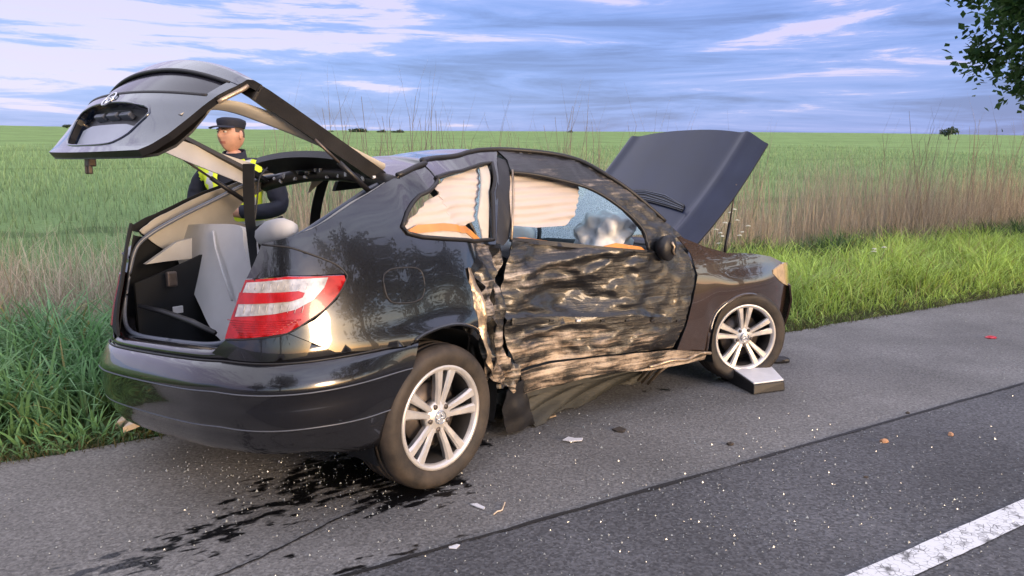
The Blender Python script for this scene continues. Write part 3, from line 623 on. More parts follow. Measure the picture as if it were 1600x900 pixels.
# the torn strip where the side moulding sat, with its clip holes
MO = pxs([(800, 497), (900, 495), (1000, 494), (1071, 497), (1068, 505), (1000, 504), (900, 506), (800, 508)], smax=3.9)
mold = sheet('side_moulding_strip', MO, lambda s, z, o: NEAR.at(s, z, o + .010), M['paint_light_scuff'], door, (), .03, .006, lambda s, z: ddent(s, z) * .35)
for u in (860, 902, 940, 978, 1017, 1057):
    s_, z_ = NEAR.px(u, 500.5, smax=3.9); c_ = NEAR.at(s_, z_, ddent(s_, z_) * .35 + .014)
    mb = MB(); mb.box((0, 0, 0), (.030, .010, .012)); o = mb.build('moulding_clip', M['white_plastic'] if u in (902,) else M['black_plastic'], door, bevel=.003); o.location = c_; o.rotation_euler = (0, .1, -.2)
SP_ = [(811, 581), (860, 568), (920, 559), (980, 552), (1053, 547), (1104, 549), (1100, 561), (1060, 569), (1016, 578), (960, 580), (930, 586), (870, 601), (818, 615)]
sheet('sill', pxs(SP_, smax=3.9), near_at, M['paint_torn'], car, (), .02, .010, lambda s, z: .012 + .6 * crush(s, z), M['interior_dark'])
mb = MB()
ss = np.linspace(NEAR.px(1010, 576, smax=3.9)[0], NEAR.px(1104, 560, smax=3.9)[0], 14)
tube_obj('sill_flange', NEAR.at(ss, .262 + .008 * np.sin(ss * 23), .02 + .012 * np.sin(ss * 17)), .010, M['metal_tan'], car, 6)
# dark cavity behind the torn pillar
BP = [(772, 246), (801, 262), (800, 375), (806, 470), (808, 560), (816, 610), (800, 640), (775, 620), (757, 560), (742, 515), (728, 440), (738, 400), (770, 376)]
bp_sz = pxs(BP, smax=2.9)
sheet('b_pillar', bp_sz, lambda s, z, o: NEAR.at(s, z, o - .055), M['paint_light_scuff'], car, (), .02, .008, lambda s, z: 1.3 * crush(s * 1.6, z * .5, 1) - .02, M['interior_dark'])
def shard(name, pts, mat, lift=.0, thick=.004, twist=.02, seed=0):
    P = pxs(pts, smax=2.9)
    return sheet(name, P, lambda s, z, o: NEAR.at(s, z, o + lift), mat, car, (), .016, thick, lambda s, z: twist * 2.2 * mnoise.noise(Vector((s * 18, z * 5, seed))) + .6 * twist * mnoise.noise(Vector((s * 30, z * 22, seed))))
shard('torn_panel_strip', [(728, 418), (736, 417), (745, 440), (753, 480), (760, 540), (762, 590), (755, 560), (745, 510), (734, 460)], M['metal_tan'], .012, seed=1)
shard('torn_panel_strip', [(750, 382), (768, 384), (766, 420), (770, 470), (766, 520), (772, 580), (760, 600), (756, 540), (752, 480), (756, 430)], M['paint_torn'], -.012, twist=.03, seed=2)
shard('torn_panel_strip', [(774, 388), (786, 396), (782, 440), (786, 500), (790, 560), (800, 600), (790, 612), (780, 560), (776, 500), (772, 440)], M['paint_torn'], -.004, twist=.035, seed=3)
shard('torn_panel_strip', [(764, 560), (782, 555), (806, 570), (810, 590), (790, 602), (770, 606), (760, 590)], M['paint_torn'], .02, twist=.03, seed=4)
# black liner torn loose, hanging to the ground
fl = [(798, 600), (815, 592), (822, 620), (833, 662), (824, 676), (806, 682), (788, 678), (783, 640), (784, 612)]
sheet('torn_wheel_liner', pxs(fl, smax=2.9), lambda s, z, o: NEAR.at(s, np.maximum(z, .004), o + .02), M['black_plastic'], car, (), .016, .005, lambda s, z: .03 * mnoise.noise(Vector((s * 9, z * 9, 3))))
# pillar face between the two windows
PF = pxs([(774, 244), (790, 250), (796, 262), (797, 300), (798, 372), (788, 384), (776, 380), (775, 300)], smax=2.9)
sheet('pillar_face', PF, lambda s, z, o: NEAR.at(s, z, o - .004), M['black_plastic'], car, (), .02, .008, lambda s, z: .012 * mnoise.noise(Vector((s * 20, z * 4, 6))))
ss = np.array(pxs([(799, 266), (800, 300), (799, 340), (797, 374)], smax=2.9)); tube_obj('pillar_edge_strip', NEAR.at(ss[:, 0], ss[:, 1], .010 + 0 * ss[:, 0]), .007, M['metal_tan'], car, 6)

# roof side and windscreen pillar over the door
AO = [(776, 235), (820, 237), (870, 243), (905, 252), (930, 264), (975, 292), (1010, 320), (1040, 347), (1064, 368)]
AI = [(1050, 373), (1034, 394), (1016, 391), (1006, 362), (990, 342), (960, 317), (920, 294), (870, 280), (830, 272), (798, 268), (792, 250)]
ap_sz = pxs(AO + AI, smax=3.8)
def adent(s, z): return .012 * fbm(s * 5, z * 7, 2.5, 3) + .006 * mnoise.noise(Vector((s * 22, z * 22, 0)))
apil = sheet('roof_side_rail', ap_sz, near_at, M['paint_rail'], car, (), .016, .02, adent, M['interior_dark'])
seal = np.array(pxs([(800, 269), (830, 272), (870, 280), (920, 294), (960, 317), (990, 342), (1006, 362), (1014, 390)], smax=3.8)); seal = spline(seal, 6)
tube_obj('door_window_seal', NEAR.at(seal[:, 0], seal[:, 1], .0 + 0 * seal[:, 0]), .011, M['rubber'], apil, 6)
edge_ = spline(np.array(pxs([(622, 276), (660, 259), (700, 247), (735, 239), (776, 235), (820, 237), (870, 243), (905, 252), (930, 264), (975, 292), (1010, 320), (1040, 347)], smax=3.8)), 6)
rail3 = NEAR.at(edge_[:, 0], edge_[:, 1], .0 + 0 * edge_[:, 0])
tube_obj('roof_gutter', rail3 + np.array([0, .004, .006]), .013, M['rubber'], car, 8)
# mirror stump with its torn housing, and the sill trim inside the window, coloured as if sunlit
s_, z_ = NEAR.px(1034, 386, smax=3.9); mc = NEAR.at(s_, z_, .03)
mst = tube_obj('mirror_housing', [mc + np.array(d) for d in ((0, .05, .0), (-.01, .0, .0), (-.015, -.03, .0), (-.015, -.045, 0))], [.04, .072, .078, .064], M['black_plastic'], car, 16)
tube_obj('mirror_bracket', [mc + np.array(d) for d in ((-.02, -.05, .035), (0, -.056, .01), (-.012, -.056, -.012), (.01, -.05, -.035))], .009, M['metal_tan'], mst, 6)
for pts in ([(945, 385), (965, 380), (1004, 386), (1010, 391), (960, 390)], [(803, 372), (820, 371), (860, 377), (880, 381), (820, 377)]):
    sheet('window_sill_trim', pxs(pts, smax=3.8), lambda s, z, o: NEAR.at(s, z, o - .012), M['orange'], door, (), .012, .006)
sheet('rear_window_trim', pxs([(644, 361), (660, 352), (700, 349), (736, 353), (745, 360), (764, 378), (758, 380), (738, 364), (700, 361), (646, 366)], smax=2.9), lambda s, z, o: NEAR.at(s, z, o - .03), M['orange'], car, (), .012, .006)
sheet('rear_side_padding', pxs([(640, 366), (700, 361), (740, 364), (768, 384), (700, 382), (650, 376)], smax=2.9), lambda s, z, o: NEAR.at(s, z, o - .035), M['beige'], car, (), .02, .006)
sheet('belt_pillar_trim', pxs([(753, 262), (765, 258), (768, 300), (768, 372), (760, 374), (752, 340)], smax=2.9), lambda s, z, o: NEAR.at(s, z, o - .02), M['beige'], car, (), .02, .006)
sheet('door_top_rail', pxs([(799, 371), (830, 373), (860, 377), (940, 385), (1012, 391), (1012, 396), (940, 391), (860, 384), (799, 378)], smax=3.8), lambda s, z, o: NEAR.at(s, z, o - .004), M['black_plastic'], door, (), .02, .012)

# front wing
FP = [(1042, 352), (1068, 372), (1100, 385), (1135, 395)]
f_sz = pxs(FP, smax=4.2) + [(4.12, .865), (4.32, .83), (4.50, .775), (4.62, .70), (4.66, .64), (4.66, .52), (4.665, .42), (4.66, .30)]
f_sz += pxs([(1211, 545), (1213, 510), (1205, 480), (1189, 464), (1166, 459), (1143, 468), (1123, 490), (1109, 520), (1103, 548), (1058, 547), (1072, 511), (1081, 476), (1090, 430), (1079, 396)], smax=4.64)
def fdent(s, z):
    return float(.002 * fbm(s * 3, z * 3, 7, 2) + .05 * smooth(.58, .66, z) * (1 - smooth(.68, .8, z)) * math.exp(-((s - 4.1) / .35) ** 2) * .35 - .02 * math.exp(-((s - 3.75) / .08) ** 2 - ((z - .5) / .1) ** 2))
fender = sheet('front_wing', f_sz, near_at, M['paint_warm_reflection'], car, (), .02, .006, fdent, M['interior_dark'])
arch = np.array(pxs([(1211, 545), (1213, 510), (1205, 480), (1189, 464), (1166, 459), (1143, 468), (1123, 490), (1109, 520), (1103, 548)], smax=4.64)); arch = spline(arch, 6)
tube_obj('wheel_arch_lip', NEAR.at(arch[:, 0], arch[:, 1], np.array([fdent(a, b) for a, b in arch]) + .002), .009, M['paint_warm_reflection'], fender, 6)
ra = spline(np.array(pxs([(645, 531), (660, 521), (688, 510), (716, 506), (738, 512), (746, 520)], smax=2.9)), 6)
tube_obj('wheel_arch_lip', NEAR.at(ra[:, 0], ra[:, 1], np.array([qdent(a, b) for a, b in ra]) + .002), .008, M['paint'], quarter, 6)
# front end: headlamp and bumper wrapping the nose
hl = [(4.28, .735), (4.48, .775), (4.68, .755), (4.84, .72), (4.92, .66), (4.84, .59), (4.62, .59), (4.44, .64)]
M['lamp'] = simple('headlamp_lens', (.80, .58, .32), .08, .3, coat=1, var=.25, vscale=30)
sheet('headlamp', rounded(hl, 1), lambda s, z, o: NEAR.at(s, z, o + .012), M['lamp'], car, (), .02, .03)
zz = np.array([.62, .60, .5, .38, .28, .22]); oo = np.array([.0, .03, .05, .045, .03, 0.])
SS = np.concatenate([np.linspace(4.60, NEAR.len, 30)]); P = np.stack([NEAR.at(SS, z + 0 * SS, o) for z, o in zip(zz, oo)], 1); T_ = np.stack([NEAR.at(SS, z + 0 * SS, o - .012) for z, o in zip(zz, oo)], 1) - P
shell(P, T_, 'front_bumper', M['paint_warm_reflection'], car)
SS = np.linspace(FAR.len - 1.3, FAR.len, 24); P = np.stack([FAR.at(SS, z + 0 * SS, o) for z, o in zip(zz, oo)], 1); T_ = np.stack([FAR.at(SS, z + 0 * SS, o - .012) for z, o in zip(zz, oo)], 1) - P
shell(P, T_, 'front_bumper', M['paint'], car)
# far flank
sA = float(FAR.len)
sheet('front_door', [(2.07, .28), (3.35, .28), (3.42, .5), (3.40, .93), (2.07, 1.0)], FAR.at, M['paint'], car, (), .06, .03, None, M['interior_dark'])
sheet('front_wing', [(3.44, .25), (3.62, .25), (3.66, .45), (3.80, .62), (4.02, .68), (4.25, .62), (4.38, .45), (4.42, .3), (4.75, .3), (4.8, .62), (4.4, .80), (3.9, .90), (3.44, .94)], FAR.at, M['paint'], car, (), .05, .006, None, M['interior_dark'])
fr = [(2.10, 1.34), (2.6, 1.375), (2.95, 1.33), (3.40, .97), (3.30, .95), (2.9, 1.27), (2.6, 1.315), (2.10, 1.28)]
sheet('roof_side_rail', fr, FAR.at, M['paint'], car, (), .04, .03, None, M['interior_dark'])

# roof skin: near rail to far rail
nrow = 40; t_ = np.linspace(0, 1, nrow)
ns = np.linspace(0, len(rail3) - 1, nrow)[:]; k_end = int(np.argmin(np.abs(edge_[:, 0] - NEAR.px(915, 257, smax=3.8)[0])))
ii = np.linspace(0, k_end, nrow); nr = np.stack([np.interp(ii, np.arange(len(rail3)), rail3[:, k]) for k in range(3)], 1)
fs = np.linspace(1.63, 2.98, nrow); fz = np.interp(t_, [0, .2, .5, .8, 1], [1.365, 1.395, 1.41, 1.40, 1.36]); fr_ = FAR.at(fs, fz)
nc = 25; P = np.zeros((nrow, nc, 3))
for j in range(nc):
    w = j / (nc - 1); P[:, j] = nr * (1 - w) + fr_ * w; P[:, j, 2] += .055 * 4 * w * (1 - w) + .010 * np.sin(t_ * 9 + w * 5) * (1 - w) * w * 2
    P[:, j, 2] -= .03 * math.exp(-((w - .15) / .12) ** 2) * np.exp(-((t_ - .55) / .2) ** 2)
T_ = np.zeros_like(P); T_[..., 2] = -.02
M['roof_grey'] = M['paint']
shell(P[:, ::-1], T_[:, ::-1], 'roof', M['paint'], car, M['beige'])
roof_rear = P[0].copy(); roof_front = P[-1].copy()
# header across the roof's rear edge, torn glass rubber still on it
hd = roof_rear + np.array([-.02, 0, -.035]); V, Fc = tube(hd, .038, 8); hdr = mesh_obj('roof_header', V, Fc, M['black_plastic'], car)
mb = MB()
for i in range(16):
    p = hd[2 + int(i * 1.35)] + np.array([-.035, RNG.uniform(-.02, .02), RNG.uniform(-.02, .02)]); mb.box(p, RNG.uniform(.006, .022, 3), Matrix.Rotation(RNG.uniform(0, 3), 3, 'X'))
mb.build('glass_remnants', M['white_plastic'], hdr)['kind'] = 'stuff'
# windscreen, crazed, between the pillars
cow_n = np.array(NEAR.at(*NEAR.px(1048, 358, smax=3.8), -.03)); cow_f = np.array(FAR.at(3.40, .97, -.03))
nw = 14; P = np.zeros((nc, nw, 3))
for j in range(nw):
    w = j / (nw - 1); base = np.linspace(cow_n, cow_f, nc) + np.array([cb, sb, 0]) * (.16 * np.sin(np.linspace(0, math.pi, nc)))[:, None]
    P[:, j] = roof_front * (1 - w) + base * w; P[:, j, 2] += .03 * math.sin(math.pi * w) - .02
    P[:, j, 0] += .03 * math.sin(math.pi * w)
T_ = np.zeros_like(P); T_[..., 2] = -.005
shell(P, T_, 'windscreen', M['crazed'], car)
# cowl, dash, floor, seats
def fbox(name, a0, a1, b0, b1, z0, z1, mat, bevel=.03):
    mb = MB(); V = [front3(a, b, z) for a in (a0, a1) for b in (b0, b1) for z in (z0, z1)]
    mb.add(V, [(0, 1, 3, 2), (4, 6, 7, 5), (0, 4, 5, 1), (2, 3, 7, 6), (0, 2, 6, 4), (1, 5, 7, 3)]); return mb.build(name, mat, car, bevel=bevel)
dash = fbox('dashboard', 2.05, 2.42, -.62, .66, .62, .93, M['interior_dark'], .05)
for b0 in (-.42, -.05, .30): fbox('dash_vent', 2.035, 2.06, b0, b0 + .16, .82, .87, M['seal_grey'], .006).parent = dash
fbox('bulkhead', 2.42, 2.47, -.70, .72, .25, .92, M['interior_dark'], .01)
fbox('engine_block', 2.62, 3.30, -.42, .45, .30, .80, M['black_plastic'], .05)
fbox('cowl_panel', 2.30, 2.55, -.66, .70, .90, .945, M['black_plastic'], .01)
mb = MB(); V = [(-.55, -.60, .36), (-.55, .60, .36), (.55, .78, .26), (.55, -.66, .26), front3(2.45, .75, .26), front3(2.45, -.70, .26)]
V2 = [(x, y, z - .06) for x, y, z in V]
mb.add(V + V2, [(0, 3, 2, 1), (3, 5, 4, 2), (6, 7, 8, 9), (9, 8, 10, 11), (0, 1, 7, 6), (4, 5, 11, 10), (1, 2, 8, 7), (2, 4, 10, 8), (0, 6, 9, 3), (3, 9, 11, 5)])
mb.build('underbody', M['underbody'], car)
mb = MB(); mb.box((-.42, 0, .52), (.72, 1.18, .03)); mb.build('boot_floor', M['interior_dark'], car, bevel=.01)
for sg, yy in ((1, .60), (-1, -.62)):
    P = np.zeros((8, 6, 3)); 
    for i in range(8):
        for j in range(6): P[i, j] = (-.70 + .12 * i, yy - sg * .05 - sg * .03 * math.sin(i * .8) - sg * .05 * (j == 0), .50 + (.075 + .008 * i) * j)
    T_ = np.zeros_like(P); T_[..., 1] = -sg * .02; shell(P, T_, 'boot_side_lining', M['interior_dark'], car)
mb = MB(); mb.box((.0, .12, .72), (.05, .9, .42)); mb.build('seat_back', M['interior_dark'], car, bevel=.04)
def lerp_path(p, q, n=2): return [np.array(p) + (np.array(q) - np.array(p)) * i / (n - 1) for i in range(n)]
a_ = hit_y(222, 480, .30); b_ = hit_y(336, 522, -.35); tube_obj('boot_cover_bar', [hit_y(218, 478, .45), hit_y(255, 487, .30), hit_y(300, 503, -.05), hit_y(336, 520, -.32)], [.010, .014, .014, .010], M['black_plastic'], car, 6)
mb = MB(); mb.box(hit_y(268, 436, .45), (.05, .03, .075)); mb.build('boot_latch_bracket', M['steel'], car, bevel=.008)
mb = MB(); mb.box(hit_y(278, 484, .40), (.05, .01, .035)); mb.build('boot_sticker', M['seat_grey'], car, bevel=.003)
# the folded grey rear seat back seen through the opening
n0 = np.array([-.94, -.1, .30]); n0 /= np.linalg.norm(n0); c0 = np.array([-.34, -.22, .80])
quad = [(256, 358), (275, 353), (330, 350), (366, 349), (377, 356), (378, 380), (386, 402), (400, 428), (374, 485), (352, 540), (326, 516), (297, 440)]
Q = [chit(u, v, c0, n0) for u, v in quad]; ex = np.array([0, 1, 0.]); ex = ex - n0 * np.dot(ex, n0); ex /= np.linalg.norm(ex); ez = np.cross(n0, ex)
uv = [(np.dot(p - c0, ex), np.dot(p - c0, ez)) for p in Q]
def seatmap(s, z, o):
    s = np.asarray(s); z = np.asarray(z); return c0 + s[:, None] * ex + z[:, None] * ez + n0 * np.asarray(o)[:, None]
seat = sheet('rear_seat_back', rounded(uv, 2), seatmap, M['seat_grey'], car, (), .03, .09, lambda s, z: .012 * math.sin(s * 9) + .006 * mnoise.noise(Vector((s * 6, z * 6, 1))))
groove = [chit(u, v, c0, n0) + n0 * .012 for u, v in ((336, 362), (340, 390), (352, 430), (366, 470))]
tube_obj('seat_seam', groove, .006, M['seat_grey'], seat, 6)
hp = hit_y(432, 366, -.35); hv, hf_ = tube([hp + np.array((0, d, .02 * math.sin(i))) for i, d in enumerate((-.12, -.10, -.04, .04, .10, .12))], [.02, .045, .055, .055, .045, .02], 10); mesh_obj('headrest', hv, hf_, M['seat_grey'], car)
# far side parcel tray wedge
tri = [hit_y(u, v, .52) for u, v in ((228, 413), (277, 378), (300, 372), (300, 404), (262, 408))]
mesh_obj('parcel_shelf_bracket', tri + [p + np.array((0, .03, 0)) for p in tri], [(0, 1, 2, 3, 4), (9, 8, 7, 6, 5)] + [(i, (i + 1) % 5, 5 + (i + 1) % 5, 5 + i) for i in range(5)], M['beige'], car, False)
# belt webbing hanging in the opening
bp_ = [hit_y(388, 256, -.10), hit_y(388, 290, -.12), hit_y(389, 330, -.14), hit_y(392, 365, -.16), hit_y(395, 400, -.18), hit_y(398, 430, -.2)]
bv = []; 
for i, p in enumerate(spline(bp_, 6)): 
    wv = np.array((.6, -.8, 0)) * .026; wv = np.array((wv[0] * math.cos(i * .05) , wv[1], .003 * math.sin(i))); bv.append([p - wv, p + wv])
Pb = np.array(bv); T_ = np.zeros_like(Pb); T_[..., 0] = .004; shell(Pb, T_, 'seat_belt_webbing', M['interior_dark'], car)
# curtain airbags and burst front airbags
def curtain(name, pts, off, amp):
    P = pxs(pts, smax=3.8)
    def pleat(s, z): return amp * (math.sin(z * 165 + 5 * mnoise.noise(Vector((s * 2.2, z * 3, 5))) * 1.6) * .55 + .9 * mnoise.noise(Vector((s * 3, z * 22, 1))) + .5 * mnoise.noise(Vector((s * 9, z * 9, 4))))
    return sheet(name, P, lambda s, z, o: NEAR.at(s, z, o + off), M['airbag'], car, (), .011, .004, pleat)
curtain('curtain_airbag', [(799, 264), (830, 268), (870, 276), (914, 290), (913, 315), (906, 340), (893, 354), (850, 357), (800, 352)], -.07, .015)
curtain('curtain_airbag', [(640, 362), (652, 345), (676, 318), (700, 292), (728, 272), (756, 262), (760, 300), (754, 345), (744, 353), (700, 351), (668, 352)], -.055, .012)
def blob(name, c, rad, mat, parent, rot=None, nz_=.18, fr_=3.0, sub=3):
    bm = bmesh.new(); bmesh.ops.create_icosphere(bm, subdivisions=sub, radius=1)
    for v in bm.verts:
        k = 1 + nz_ * fbm(v.co.x * fr_, v.co.y * fr_, v.co.z * fr_ + c[0], 3); v.co = Vector((v.co.x * rad[0], v.co.y * rad[1], v.co.z * rad[2])) * k
    me = bpy.data.meshes.new(name); bm.to_mesh(me); bm.free(); me.materials.append(mat); me.polygons.foreach_set('use_smooth', np.ones(len(me.polygons), bool))
    o = link(bpy.data.objects.new(name, me), parent); o.location = c
    if rot: o.rotation_euler = rot
    return o
blob('front_airbag', front3(1.97, -.46, 1.0), (.15, .17, .165), M['airbag_front'], car, (0, .3, -.3), .42, 1.9, 4)
blob('front_airbag', front3(1.86, .34, .93), (.11, .16, .13), M['airbag_front'], car, (0, .5, 0), .25, 1.7)
sw = [front3(1.93 + .06 * math.cos(t), .34 + .18 * math.sin(t), .92 + .17 * math.cos(t)) for t in np.linspace(0, 2 * math.pi, 28)]; tube_obj('steering_wheel', sw, .015, M['black_plastic'], car, 8)
mb = MB(); mb.box(front3(1.95, .02, 1.24), (.03, .22, .06)); mb.build('rear_view_mirror', M['black_plastic'], car, bevel=.015)
for b_ in (-.32, .38):
    mb = MB(); mb.box(front3(1.15, b_, .50), (.5, .46, .16)); rot = Matrix.Rotation(-.25, 3, 'Y'); mb.box(front3(.86, b_, .72), (.14, .44, .5), rot); mb.build('front_seat', M['interior_dark'], car, bevel=.05)

# ribbed floor pan buckled out under the sill
top = NEAR.at(*np.array(pxs([(819, 612), (870, 600), (930, 585), (975, 579), (1012, 576)], smax=3.9)).T, -.02)
botw = [ground(u, v, .015) for u, v in ((834, 664), (872, 648), (920, 624), (968, 604), (1015, 588))]
bot = np.array([[cy_ * (p[0] - CX) + sy_ * (p[1] - CY), -sy_ * (p[0] - CX) + cy_ * (p[1] - CY), .015] for p in botw])
nu, nv = 60, 26; P = np.zeros((nu, nv, 3)); tt = np.linspace(0, 4, nu)
tp = np.stack([np.interp(tt, range(5), top[:, k]) for k in range(3)], 1); bt = np.stack([np.interp(tt, range(5), bot[:, k]) for k in range(3)], 1)
for j in range(nv):
    w = j / (nv - 1); P[:, j] = tp * (1 - w) + bt * w
    rib = .026 * np.clip(np.sin((tt * .55 + w * 2.6) * 6.5), -.5, .5); P[:, j, 1] += rib + .05 * math.sin(math.pi * w)
    P[:, j, 2] += rib * .6
T_ = np.zeros_like(P); T_[..., 1] = .008
shell(P, T_, 'buckled_floor_pan', M['underbody'], car)
for a, b in (((1003, 598), (1045, 571)), ((1012, 600), (1058, 570)), ((997, 594), (1040, 566))):
    p = ground(*a, .05); p = np.array([cy_ * (p[0] - CX) + sy_ * (p[1] - CY), -sy_ * (p[0] - CX) + cy_ * (p[1] - CY), .05]); q = NEAR.at(*NEAR.px(*b, smax=3.9), -.05)
    tube_obj('bent_sill_strip', [p, (p + q) / 2 + np.array((0, 0, .012)), q], .010, M['metal_tan'], car, 5)

# ---- bonnet, raised on its hinges at the windscreen
def bon(t, u):
    """t: 0 hinge to 1 nose; u: -1 near to 1 far"""
    a = 2.52 + .74 * t + .05 * (1 - u * u) * t; z = .965 + .655 * t - .04 * math.sin(math.pi * t); hw = .68 - .03 * t
    crown = .10 * (1 - abs(u) ** 2.4) * (.35 + .65 * t) ; ridge = .024 * math.exp(-((abs(u) - .80) / .06) ** 2)
    edge = -(.05 if u < 0 else .10) * float(smooth(.84, 1.0, abs(u)))
    nrm = np.array([-.66, 0, .75]); k = crown + ridge + edge
    return np.array(front3(a + nrm[0] * k, hw * u * (1.16 if u > 0 else 1), z + nrm[2] * k))
nu, nv = 34, 61; P = np.array([[bon(i / (nu - 1), -1 + 2 * j / (nv - 1)) for j in range(nv)] for i in range(nu)])
T_ = np.zeros_like(P); T_[..., 0] = .008; T_[..., 2] = -.008
M['bonnet'] = simple('dull_sky_tinted_bonnet_paint', (.010, .016, .042), .36, coat=.15, var=.25, vscale=4, spec=.4)  # blue of the reflected sky is mixed into the black base colour
bonnet = shell(P, T_, 'bonnet', M['bonnet'], car, M['black_plastic'])
# air intake grille in the bonnet near the hinge
gp = [(983, 298), (1010, 298), (1040, 306), (1069, 322), (1067, 331), (1036, 322), (1008, 314), (990, 310)]
def bon_px(u_, v_):
    best = None
    for t in np.linspace(.02, .98, 60):
        for uu in np.linspace(-.95, .95, 60):
            d = ((cproj(bon(t, uu))[0] - (u_, v_)) ** 2).sum()
            if best is None or d < best[0]: best = (d, t, uu)
    return best[1], best[2]
g0 = bon_px(986, 300); g1 = bon_px(1069, 327); g2 = bon_px(990, 310); g3 = bon_px(1030, 312)
bmap = lambda s, z, o: np.array([bon(a, b) + np.array([-.66 * cb, 0, .75]) * c for a, b, c in zip(np.atleast_1d(z), np.atleast_1d(s), np.atleast_1d(o))])
corner = [bon_px(*p) for p in gp]
sheet('bonnet_vent', [(b, a) for a, b in corner], lambda s, z, o: bmap(s, z, np.asarray(o) + .012), M['rubber'], bonnet, (), .03, .010)
for k in range(5):
    w = (k + .5) / 5; pts = []
    for (ua, va), (ub, vb) in zip(gp[:4], (gp[7], gp[6], gp[5], gp[4])):
        t, uu = bon_px(ua + (ub - ua) * w, va + (vb - va) * w); pts.append(bon(t, uu) + np.array([-.66 * cb, 0, .75]) * .016)
    tube_obj('vent_slat', pts, .0035, M['seal_grey'], bonnet, 4)
# support strut on the near side
p0 = front3(2.86, -.66, .80); p1 = bon(.62, -.95); mid = np.array(p0) * .5 + np.array(p1) * .5
gs = tube_obj('bonnet_gas_strut', [p0, mid], .011, M['black_plastic'], car, 8); tube_obj('strut_rod', [mid, p1], .006, M['steel'], gs, 6)
p0 = front3(2.86, .66, .80); p1 = bon(.62, .95); tube_obj('bonnet_gas_strut', [p0, p1], .009, M['black_plastic'], car, 8)
# ---- tailgate, raised: rows from the hinge over the spoiler down to the lip
HROW = np.array([  # x, z at the edge, crown dx, crown dz at the middle, half width
    (.03, 1.405, 0, .045, .50), (-.12, 1.485, 0, .05, .515), (-.30, 1.575, 0, .065, .54), (-.48, 1.665, 0, .08, .565), (-.60, 1.722, 0, .10, .585), (-.672, 1.752, -.01, .112, .595),
    (-.700, 1.752, -.02, .112, .598), (-.722, 1.738, -.035, .105, .596), (-.770, 1.715, -.07, .07, .592), (-.812, 1.692, -.105, .035, .588), (-.86, 1.655, -.10, .03, .575), (-.915, 1.605, -.08, .02, .555), (-.97, 1.553, -.055, .008, .52), (-1.015, 1.515, -.04, 0, .475), (-1.045, 1.497, -.035, -.005, .44)])
HS = np.arange(len(HROW))
def hat(t, u):
    r = [np.interp(t, HS, HROW[:, k]) for k in range(5)]; c = 1 - np.abs(u) ** 2.2
    return np.array([r[0] + r[2] * c, r[4] * u, r[1] + r[3] * c])
def hat_n(t, u):
    a = hat(min(t + .1, 14), u) - hat(max(t - .1, 0), u); b = hat(t, u + .02) - hat(t, u - .02); n = np.cross(a, b); n /= np.linalg.norm(n) + 1e-9
    return n if n[2] > 0 or (n[0] < 0 and n[2] > -.3) else -n
_hn = np.array([[hat_n(t, u) for u in np.linspace(-1, 1, 21)] for t in np.linspace(0, 14, 57)])
def hgrid(name, t0, t1, u0, u1, mat, parent, thick=.02, lift=0, inner=None, nt=None, nu=None):
    nt = nt or max(4, int((t1 - t0) * 4)); nu = nu or max(4, int((u1 - u0) * 22))
    T = np.linspace(t0, t1, nt); U = np.linspace(u0, u1, nu); P = np.zeros((nt, nu, 3)); D = np.zeros_like(P)
    for i, t in enumerate(T):
        for j, u in enumerate(U):
            n = hat_n(t, u); P[i, j] = hat(t, u) + n * lift; D[i, j] = -n * thick
    return shell(P, D, name, mat, parent, inner)
M['hatch_paint'] = simple('sky_tinted_tailgate_paint', (.008, .016, .040), .2, coat=.8, var=.15, vscale=3)  # base colour carries the blue sky reflection of black paint
M['hatch_paint'].node_tree.nodes['Principled BSDF'].inputs['Coat IOR'].default_value = 1.95
gate = hgrid('tailgate', 9.25, 14, -1, 1, M['hatch_paint'], car, .03, 0, M['black_plastic'], 22, 50)
# plate recess cut from the lower panel: rebuild that panel as a net with a hole
bpy.data.objects.remove(gate)
hole = rounded([(-.66, 10.45), (-.25, 10.0), (.25, 10.0), (.58, 10.4), (.56, 12.3), (.46, 12.9), (-.40, 12.9), (-.54, 12.3)], 2)
hm = lambda s, z, o: np.array([hat(t, u) + hat_n(t, u) * k for u, t, k in zip(np.atleast_1d(s), np.atleast_1d(z) * 1.0, np.atleast_1d(o))])
scl = 8.0    # rows are about 1/8 as long as the half width
hm2 = lambda s, z, o: hm(s, np.asarray(z) * scl, o)
gate = sheet('tailgate', [(-1, 9.25 / scl), (1, 9.25 / scl), (1, 14 / scl), (-1, 14 / scl)], hm2, M['hatch_paint'], car, [[(a, b / scl) for a, b in hole]], .035, .028, None, M['black_plastic'])
sheet('plate_recess', [(a * 1.02, (11.4 + (b - 11.4) * 1.02) / scl) for a, b in hole], lambda s, z, o: hm2(s, z, np.asarray(o) - .045), M['black_plastic'], gate, (), .04, .006)
hole3 = hm2(np.array([a for a, b in hole]), np.array([b / scl for a, b in hole]), np.zeros(len(hole))); hole4 = hm2(np.array([a for a, b in hole]), np.array([b / scl for a, b in hole]), -.05 * np.ones(len(hole)))
n_ = len(hole); mesh_obj('recess_wall', list(hole3) + list(hole4), [(i, (i + 1) % n_, n_ + (i + 1) % n_, n_ + i) for i in range(n_)], M['hatch_paint'], gate, True)
sheet('number_plate_mount', rounded([(-.52, 11.2 / scl), (.48, 11.2 / scl), (.50, 12.2 / scl), (.42, 12.7 / scl), (-.40, 12.7 / scl), (-.5, 12.2 / scl)], 1), lambda s, z, o: hm2(s, z, np.asarray(o) - .030), M['plate'], gate, (), .05, .008)
for uu in (-.25, -.05, .18):
    c_ = hat(10.6, uu) - hat_n(10.6, uu) * .035; mb = MB(); mb.box((0, 0, 0), (.03, .085, .022)); o = mb.build('plate_lamp', M['seal_grey'], gate, bevel=.005); o.location = c_; o.rotation_euler = (0, .8, 0)
